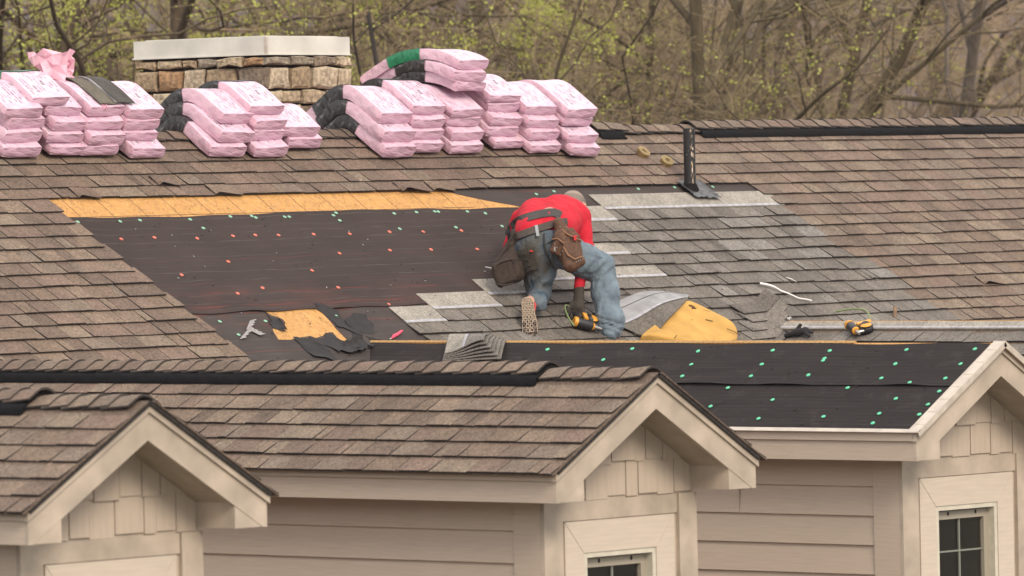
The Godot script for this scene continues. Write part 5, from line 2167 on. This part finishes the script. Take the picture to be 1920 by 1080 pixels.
func gloves(o: Node3D, wr: Vector3, wl: Vector3, hand_l: Vector3) -> void:
	var gm := mat("glove_knit", lin(.088, .073, .058), .92, noise_tex(128, .08, .6, 1, 161), Vector3(9, 9, 9))
	var f := Field.new(.0052)
	f.k = .012
	# right hand: wrist, palm hanging down, four fingers closing on the tool's handle, thumb in front
	var p0 := wr + Vector3(0, .035, 0)
	var palm := wr + Vector3(-.012, -.085, .012)
	f.bone(p0, wr + Vector3(-.004, -.03, .002), .034, .036)
	f.bone(wr + Vector3(-.004, -.03, .002), palm, .036, .042)
	f.ball(palm + Vector3(0, -.01, .0), Vector3(.046, .042, .026), .022, Basis(Vector3.BACK, .12))
	for k in 4:
		var x := -.036 + .024 * k
		var l: float = [.85, 1.0, 1.0, .82][k]
		var a := palm + Vector3(x, -.04, .004)
		var b := a + Vector3(-.010 + .004 * k, -.040 * l, .018)
		var c := b + Vector3(-.003, -.030 * l, -.012)
		var d := c + Vector3(.002, -.010 * l, -.026)
		f.bone(a, b, .0125, .0115)
		f.bone(b, c, .0115, .0105)
		f.bone(c, d, .0105, .009)
	f.bone(palm + Vector3(-.040, .02, .004), palm + Vector3(-.072, -.025, .02), .0155, .0135)
	f.bone(palm + Vector3(-.072, -.025, .02), palm + Vector3(-.078, -.072, .018), .0135, .011)
	put("glove", f.mesh(noise, .003, 500.0), gm, o)
	# left hand flat on the roof beyond
	f = Field.new(.006)
	f.k = .012
	var dir := (hand_l - wl).normalized()
	f.bone(wl - dir * .03, wl + dir * .03, .034, .036)
	f.ball(hand_l, Vector3(.044, .022, .045), .018)
	for k in 4:
		var a := hand_l + Vector3(-.034 + .023 * k, -.004, -.04)
		var b := a + Vector3((k - 1.5) * .008, -.008, -.042)
		f.bone(a, b, .0115, .0105)
		f.bone(b, b + Vector3((k - 1.5) * .004, -.012, -.03), .0105, .009)
	f.bone(hand_l + Vector3(.04, 0, .02), hand_l + Vector3(.075, -.008, -.01), .014, .012)
	f.bone(hand_l + Vector3(.075, -.008, -.01), hand_l + Vector3(.085, -.012, -.04), .012, .010)
	put("glove", f.mesh(noise, .003, 500.0), gm, o)


func shoes(o: Node3D, ank_r: Vector3) -> void:
	var sole_m := mat("shoe_sole", lin(.62, .49, .37), .8, noise_tex(128, .05, .75, 1, 171), Vector3(10, 10, 10))
	var dark := mat("shoe_dark", lin(.045, .032, .030), .8)
	var red := mat("shoe_red", lin(.42, .035, .035), .7)
	# left shoe stands on its toe with the sole towards the street: outline from toe (bottom) to heel (top)
	var x := Transform3D(Basis(Vector3.BACK, .06) * Basis(Vector3.RIGHT, -.16), Vector3(.006, .0, -.004))
	var f := Field.new(.0065)
	f.k = .03
	for q in [[Vector3(.0, .035, -.035), Vector3(-.002, .09, -.04), .040, .044], [Vector3(-.002, .09, -.04), Vector3(-.004, .21, -.05), .042, .038], [Vector3(-.004, .21, -.05), Vector3(-.004, .235, -.10), .036, .040]]:
		f.bone(q[0], q[1], q[2], q[3])
	f.cut(Vector3(0, .14, .05), Vector3(.2, .3, .05), .002)
	put("shoe", f.mesh(noise, .002, 300.0), dark, o, x)
	var out := []
	for k in 40:
		var t := k / 40.0 * TAU
		var y := .138 - .134 * cos(t)
		var w := lerpf(.058, .048, smoothstep(.02, .27, y)) * (1.0 - .13 * exp(-pow((y - .15) / .05, 2.0)))
		var side := sin(t)
		out.append(Vector2(signf(side) * pow(absf(side), .55) * w + .006 * cos(t * 1.0), y))
	var poly := PackedVector2Array(out)
	var b := MB.new()
	b.extrude(poly, -.022, -.002)
	put("sole", b.mesh(), mat("sole_recess", lin(.27, .20, .15), .85), o, x)
	# grid of tread blocks
	b = MB.new()
	for r in 8:
		for c in 4:
			var y := .028 + r * .0305
			var w := lerpf(.054, .043, smoothstep(.02, .27, y)) * (1.0 - .13 * exp(-pow((y - .15) / .05, 2.0)))
			if r == 7 and c in [0, 3]: continue
			if r == 7: w *= .8
			var x0 := lerpf(-w, w, (c + .08) / 4.0)
			var x1 := lerpf(-w, w, (c + .92) / 4.0)
			var hi := .009
			var y1 := y + .0255
			b.box(Vector3(x0, y, -.002), Vector3(x1, y + .0042, hi))
			b.box(Vector3(x0, y1 - .0042, -.002), Vector3(x1, y1, hi))
			b.box(Vector3(x0, y + .0042, -.002), Vector3(x0 + .0042, y1 - .0042, hi - .0002))
			b.box(Vector3(x1 - .0042, y + .0042, -.002), Vector3(x1, y1 - .0042, hi - .0002))
	put("tread", b.mesh(), sole_m, o, x)
	b = MB.new()
	for r in 7:
		for s in [-1.0, 1.0]:
			b.box(Vector3(s * .036 - .012, .012 + r * .013, -.001), Vector3(s * .036 + .012, .018 + r * .013, .0105))
	put("toe_lug", b.mesh(), dark, o, x)
	b = MB.new()
	b.tube([Vector3(.042, .18, -.05), Vector3(.046, .22, -.06), Vector3(.042, .245, -.08)], [.006, .012, .008], 7, true, .5)
	put("shoe_stripe", b.mesh(), red, o, x)
	# right shoe, flat on the shingles, heel to the street
	f = Field.new(.008)
	f.k = .03
	var h := ank_r + Vector3(-.005, -.13, .02)
	f.bone(h + Vector3(0, .02, 0), h + Vector3(.02, .02, -.12), .042, .044)
	f.bone(h + Vector3(.02, .02, -.12), h + Vector3(.05, .005, -.22), .044, .036)
	f.bone(h + Vector3(0, .02, 0), h + Vector3(0, .07, -.02), .040, .044)
	put("shoe", f.mesh(noise, .003, 300.0), red, o)
	f = Field.new(.008)
	f.k = .015
	f.bone(h + Vector3(.045, .025, .0), h + Vector3(.06, .02, -.10), .020, .022)
	f.bone(h + Vector3(-.05, -.012, .01), h + Vector3(-.02, -.012, -.12), .016, .016)
	put("shoe_side", f.mesh(noise, .002, 300.0), mat("shoe_grey", lin(.20, .18, .165), .8), o)


# ---------------------------------------------------------------- woods behind the house
var straight := .10
var thin := 1.0


func grow(b: MB, tw: MB, p: Vector3, d: Vector3, l: float, rad: float, level: int, r: RandomNumberGenerator, band: Vector2, leaves: Array, spread: float) -> void:
	# a limb of a few bends, with side limbs; twigs are grown only in the band of heights that can be seen over the roof
	var n: int = [9, 7, 6, 4, 3][level]
	var pts := [p]
	var rd := [rad]
	var q := p
	var dir := d
	for k in n:
		var w: float = [straight, .22, .28, .34, .4][level]
		dir = (dir + Vector3(r.randfn() * w, r.randfn() * w * .7 + [.03, .05, .06, .02, .0][level], r.randfn() * w)).normalized()
		q += dir * l / n
		pts.append(q)
		rd.append(maxf(rad * lerpf(1.0, [.45, .32, .3, .4, .5][level], float(k + 1) / n), .0022))
	var visible := false
	for e in pts:
		if e.y > band.x and e.y < band.y: visible = true
	if level < 3 or visible:
		(b if level < 3 else tw).tube(pts, rd, [9, 7, 5, 4, 3][level], false)
	if level == 4:
		if visible: leaves.append(pts[-1])
		return
	if level >= 2 and not visible and absf(pts[n / 2].y - (band.x + band.y) / 2) > 2.6: return
	var kids: int = int([12, 9, 7, 6][level] * (thin if level >= 2 else 1.0))
	for k in kids:
		var t := lerpf([.22, .18, .12, .1][level], 1.0, (k + r.randf()) / kids)
		var s := t * n
		var a := int(minf(s, n - 1))
		var at: Vector3 = pts[a].lerp(pts[a + 1], s - a)
		var axis: Vector3 = (pts[a + 1] - pts[a]).normalized()
		var side := Vector3(r.randfn(), r.randfn() * .5, r.randfn())
		side = (side - axis * side.dot(axis)).normalized()
		var nd := (axis * r.randf_range(.35, .9) + side * spread).normalized()
		var nl: float = l * [.50, .52, .50, .5][level] * r.randf_range(.6, 1.15) * (1.1 - .45 * t)
		grow(b, tw, at, nd, nl, maxf(rd[a] * r.randf_range(.38, .62), .0025), level + 1, r, band, leaves, spread)


func leaf_cloud(spots: Array, n: int, size: float, r: RandomNumberGenerator) -> MultiMesh:
	var b := MB.new()
	for k in 2:
		var a := TAU * k / 2.3 + .4
		var x := Vector3(cos(a), .5, sin(a)).normalized()
		var y := x.cross(Vector3(.2, 1, .1)).normalized()
		b.quad(x * .15 - y * .01, x * .6 - y * .28, x * 1.1 + Vector3(0, -.1, 0), x * .6 + y * .28)
	var mm := MultiMesh.new()
	mm.transform_format = MultiMesh.TRANSFORM_3D
	mm.mesh = b.mesh()
	mm.instance_count = n
	for k in n:
		var p: Vector3 = spots[r.randi() % spots.size()]
		for retry in 6:   # leaves come in drifts
			if noise.get_noise_3d(p.x * 60.0 + n, p.y * 90.0, p.z * 60.0) > 0.06: break
			p = spots[r.randi() % spots.size()]
		var s := size * r.randf_range(.5, 1.3)
		mm.set_instance_transform(k, Transform3D(Basis.from_euler(Vector3(r.randf() * TAU, r.randf() * TAU, r.randf() * TAU)).scaled(Vector3.ONE * s), p + Vector3(r.randfn(), r.randfn(), r.randfn()) * .09))
	return mm


func cam_point(px: float, dist: float, y: float) -> Vector3:   # a spot dist metres out from the viewpoint along the ground bearing of a picture column
	var right := Vector3(.6745, 0, .738)
	var away := Vector3(.738, 0, -.6745)
	var p := Vector3(-25.76, 0, 22.4) + away * dist + right * ((px - 960.0) / 11693.0 * dist)
	return Vector3(p.x, y, p.z)


func woods() -> void:
	var bark := noise_tex(256, .03, .55, 1.0, 181, 5)
	var barks := [mat("bark_brown", lin(.15, .108, .066), .95, bark, Vector3(1.5, .5, 1.5)), mat("bark_olive", lin(.15, .115, .062), .95, bark, Vector3(1.5, .5, 1.5)), mat("bark_pale", lin(.255, .205, .165), .95, bark, Vector3(1.5, .5, 1.5)), mat("bark_dark", lin(.06, .048, .042), .95, bark, Vector3(1.5, .5, 1.5))]
	var twigs := [mat("twig_brown", lin(.28, .20, .125), .95), mat("twig_olive", lin(.265, .205, .115), .95), mat("twig_pale", lin(.38, .285, .20), .95)]
	var greens := []
	for c in [[.32, .33, .07], [.34, .28, .08], [.22, .30, .05], [.38, .25, .10]]:
		var m := mat("leaf_%d" % greens.size(), lin(c[0], c[1], c[2]), .7)
		m.backlight_enabled = true
		m.backlight = lin(c[0] * .8, c[1] * .8, c[2] * .8)
		greens.append(m)
	# [column, metres out, trunk radius, height, bark, leaf tone, leaves, label]
	var list := [
		[-120, 66, .16, 15, 1, 0, 2600, "yellow-green budding tree beyond the left end of the ridge"],
		[150, 72, .13, 13, 1, 1, 3000, "olive budding tree behind the left pink bundles"],
		[330, 64, .19, 15, 0, 0, 1800, "tree with crooked grey limbs just behind the chimney's left"],
		[470, 78, .2, 17, 0, 0, 1500, "thick-limbed tree rising behind the chimney"],
		[722, 82, .25, 18, 0, 0, 420, "stout straight trunk between the chimney and the right pink bundles"],
		[655, 60, .05, 10, 3, 0, 160, "thin dark forked sapling at the chimney's right edge"],
		[880, 70, .15, 14, 1, 1, 800, "arching bare tree behind the green-banded bundle"],
		[1010, 76, .14, 15, 0, 0, 1300, "tangled tree with green buds right of the pink bundles"],
		[1130, 66, .12, 13, 1, 0, 1500, "multi-stemmed tree with bright green buds above the bare ridge"],
		[1215, 62, .11, 13, 1, 0, 1000, "forked olive-barked tree behind the vent pipe"],
		[1320, 74, .12, 14, 0, 1, 500, "slanting bare tree right of the vent pipe"],
		[1440, 68, .10, 13, 0, 1, 420, "leaning thin tree with ochre buds over the right ridge"],
		[1560, 84, .13, 14, 2, 3, 500, "pale-barked bare tree over the right ridge"],
		[1660, 72, .11, 13, 2, 3, 420, "whitish thin-trunked tree near the right end of the ridge"],
		[1790, 90, .24, 17, 0, 3, 600, "lumpy dark trunk at the far right with a bare top"],
		[1905, 70, .11, 13, 2, 3, 500, "pale twiggy tree at the right edge"],
		[560, 100, .2, 17, 0, 1, 800, "farther bare tree seen right over the chimney cap"],
		[1270, 104, .18, 17, 0, 3, 800, "farther bare tree between the two forked olive trees"],
		[1500, 108, .18, 17, 2, 3, 700, "farther greyish tree behind the leaning thin tree"],
		[250, 98, .18, 16, 1, 1, 1500, "farther ochre tree between left bundles and chimney"]]
	for k in list.size():
		var e: Array = list[k]
		var r := RandomNumberGenerator.new()
		r.seed = 500 + k * 7
		var at := cam_point(e[0], e[1], -7.0)
		var o := thing("tree", e[7], "tree", Transform3D(Basis(), at), "trees behind the roof")
		var b := MB.new()
		var tw := MB.new()
		var spots := []
		# what shows over the ridge, in heights above this tree's foot
		var lo: float = 8.09 + (346.0 - 235.0) / 11693.0 * e[1] - .7
		var hi: float = 8.09 + 346.0 / 11693.0 * e[1] + .7
		var lean := Vector3(r.randf_range(-.22, .22), 1, r.randf_range(-.22, .22)).normalized()
		thin = .62 if e[0] < 420 else (.85 if e[0] > 1350 else 1.0)
		straight = .02 if k in [4, 14] else .10
		if k in [4, 14]: lean = Vector3(.02, 1, .0)
		grow(b, tw, Vector3.ZERO, lean, e[3], e[2], 0, r, Vector2(lo, hi), spots, 1.0)
		if k in [2, 3, 6, 8, 9, 10, 11]:   # more stems from the same foot
			for s in 2:
				grow(b, tw, Vector3(r.randfn() * .2, 0, r.randfn() * .2), Vector3(r.randf_range(-.4, .4), 1, r.randf_range(-.4, .4)).normalized(), e[3] * r.randf_range(.8, 1.0), e[2] * r.randf_range(.5, .8), 0, r, Vector2(lo, hi), spots, 1.0)
		put("trunk", b.mesh(), barks[e[4]], o)
		put("twigs", tw.mesh(), twigs[[0, 1, 2, 0][e[4]]], o).set_meta("kind", "stuff")
		if spots.size():
			var c := MultiMeshInstance3D.new()
			c.name = "leaves"
			c.multimesh = leaf_cloud(spots, int(e[6] * (2.6 if e[0] < 700 else (1.4 if e[0] < 1300 else .7))), 0.048 if e[0] < 700 else .042, r)
			c.material_override = greens[e[5]]
			o.add_child(c)
			c.set_meta("kind", "stuff")


func land() -> void:
	var g := MB.new()
	var rows := []
	var right := Vector3(.6745, 0, .738)
	var away := Vector3(.738, 0, -.6745)
	var base := Vector3(-25.76, 0, 22.4)
	for y in 2:
		rows.append([base + away * (900.0 - 1800.0 * y) - right * 900.0 + Vector3(0, -7, 0), base + away * (900.0 - 1800.0 * y) + right * 900.0 + Vector3(0, -7, 0)])
	rows.reverse()
	g.grid(rows)
	tag(put("ground", g.mesh(), mat("grass", lin(.17, .155, .095), .95, noise_tex(256, .02, .5, 1, 191), Vector3(.2, .2, .2)), self), "grassy ground round the house", "", "", "structure")
	# a wooded hillside across the valley
	rows = []
	for y in 50:
		var row := []
		for x in 70:
			var d := 170.0 + 430.0 * y / 49.0
			var s := (x - 35) * 9.0
			var h := -7.0 + 120.0 * smoothstep(0.0, 1.0, y / 49.0) + 5.0 * noise.get_noise_2d(s * 1.4, d * 1.4) * smoothstep(0, .2, y / 49.0)
			row.append(base + away * d + right * s + Vector3(0, h, 0))
		rows.append(row)
	rows.reverse()
	g = MB.new()
	g.grid(rows)
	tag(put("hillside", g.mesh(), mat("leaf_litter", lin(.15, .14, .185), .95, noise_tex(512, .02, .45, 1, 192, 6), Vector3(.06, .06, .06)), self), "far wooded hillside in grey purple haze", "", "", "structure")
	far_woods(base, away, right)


func far_woods(base: Vector3, away: Vector3, right: Vector3) -> void:
	# bare crowns beyond counting on the hillside and in the valley in front of it
	for pass_ in 2:
		var r := RandomNumberGenerator.new()
		r.seed = 900 + pass_
		var b := MB.new()
		var spots := []
		var tw := b
		thin = 1.0
		straight = .10
		grow(b, tw, Vector3.ZERO, Vector3.UP, 11.0, .13, 0, r, Vector2(3.0, 7.5) if pass_ else Vector2(2.5, 12.0), spots, 1.0)
		var mm := MultiMesh.new()
		mm.transform_format = MultiMesh.TRANSFORM_3D
		mm.mesh = b.mesh()
		var n := 480 if pass_ else 34
		mm.instance_count = n
		for k in n:
			var d := r.randf_range(190, 420) if pass_ else r.randf_range(112, 165)
			var s := r.randf_range(-.12, .12) * d
			var t := (d - 170.0) / 430.0
			var h := -7.0 + 120.0 * smoothstep(0.0, 1.0, t)
			if pass_ == 0: h = -7.0 + r.randf_range(-.5, 4.0)
			mm.set_instance_transform(k, Transform3D(Basis(Vector3.UP, r.randf() * TAU).scaled(Vector3.ONE * r.randf_range(.75, 1.25)), base + away * d + right * s + Vector3(0, h - .5, 0)))
		var o := MultiMeshInstance3D.new()
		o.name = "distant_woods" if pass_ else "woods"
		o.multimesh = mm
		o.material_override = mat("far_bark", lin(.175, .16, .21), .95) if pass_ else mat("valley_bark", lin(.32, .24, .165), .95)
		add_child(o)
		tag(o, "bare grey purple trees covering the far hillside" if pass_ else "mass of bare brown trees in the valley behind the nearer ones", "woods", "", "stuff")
	# low brushwood with ochre and green buds at the foot of the trees


func _ready() -> void:
	var cam := Camera3D.new()
	cam.name = "camera"
	cam.transform = Transform3D(Basis(Vector3(.67435102, -.02216532, .73807818), Vector3(.02719697, .99961672, .00517089), Vector3(-.7379099, .01658649, .67469539)).orthonormalized(), Vector3(-25.76290847, 1.09390658, 22.39764589))
	cam.keep_aspect = Camera3D.KEEP_HEIGHT
	cam.fov = 5.288206
	cam.near = 0.5
	cam.far = 2500.0
	var attr := CameraAttributesPhysical.new()
	attr.frustum_focal_length = 12.0 / tan(deg_to_rad(5.288206 / 2.0))
	attr.frustum_near = 0.5
	attr.frustum_far = 2500.0
	attr.frustum_focus_distance = 41.5
	attr.exposure_aperture = 5.6
	cam.attributes = attr
	add_child(cam)
	cam.current = true
	var env := Environment.new()
	env.background_mode = Environment.BG_SKY
	var sky := ProceduralSkyMaterial.new()
	sky.sky_top_color = Color(.90, .90, .905)
	sky.sky_horizon_color = Color(.93, .92, .90)
	sky.sky_curve = 0.2
	sky.ground_bottom_color = Color(.20, .20, .16)
	sky.ground_horizon_color = Color(.55, .55, .53)
	sky.sun_angle_max = 2.0
	env.sky = Sky.new()
	env.sky.sky_material = sky
	env.tonemap_mode = Environment.TONE_MAPPER_LINEAR
	env.tonemap_exposure = 1.9
	env.fog_enabled = true
	env.fog_light_color = Color(.66, .62, .68)
	env.fog_density = 0.0002
	env.sdfgi_enabled = true
	env.ssao_enabled = true
	env.ssil_enabled = true
	var we := WorldEnvironment.new()
	we.name = "world_environment"
	we.environment = env
	add_child(we)
	var sun := DirectionalLight3D.new()
	sun.name = "sun"
	sun.light_color = Color(1.0, .95, .88)
	sun.light_energy = 0.5
	sun.light_angular_distance = 22.0
	sun.shadow_enabled = true
	sun.transform = Transform3D(Basis.looking_at(Vector3(.30, -.60, -.74).normalized(), Vector3.UP), Vector3(0, 20, 0))
	add_child(sun)

	rng.seed = 4
	noise.seed = 7
	noise.frequency = 0.01
	noise.fractal_octaves = 3
	var t0 := Time.get_ticks_msec()
	make_materials()
	land()
	build_house()
	chimney()
	vent_pipe()
	bundles()
	nail_coils()
	foam_cushion()
	loose_shingles()
	small_things()
	worker()
	nailer("nail_gun", "black nail gun with orange guard held down on the shingles by the roofer", Transform3D(main_frame().basis * Basis(Vector3.UP, 2.6), on_main(6.22, 2.58, .06)), true)
	woods()
	print("built in ", Time.get_ticks_msec() - t0, " ms, ", tabs_made, " single shingles")
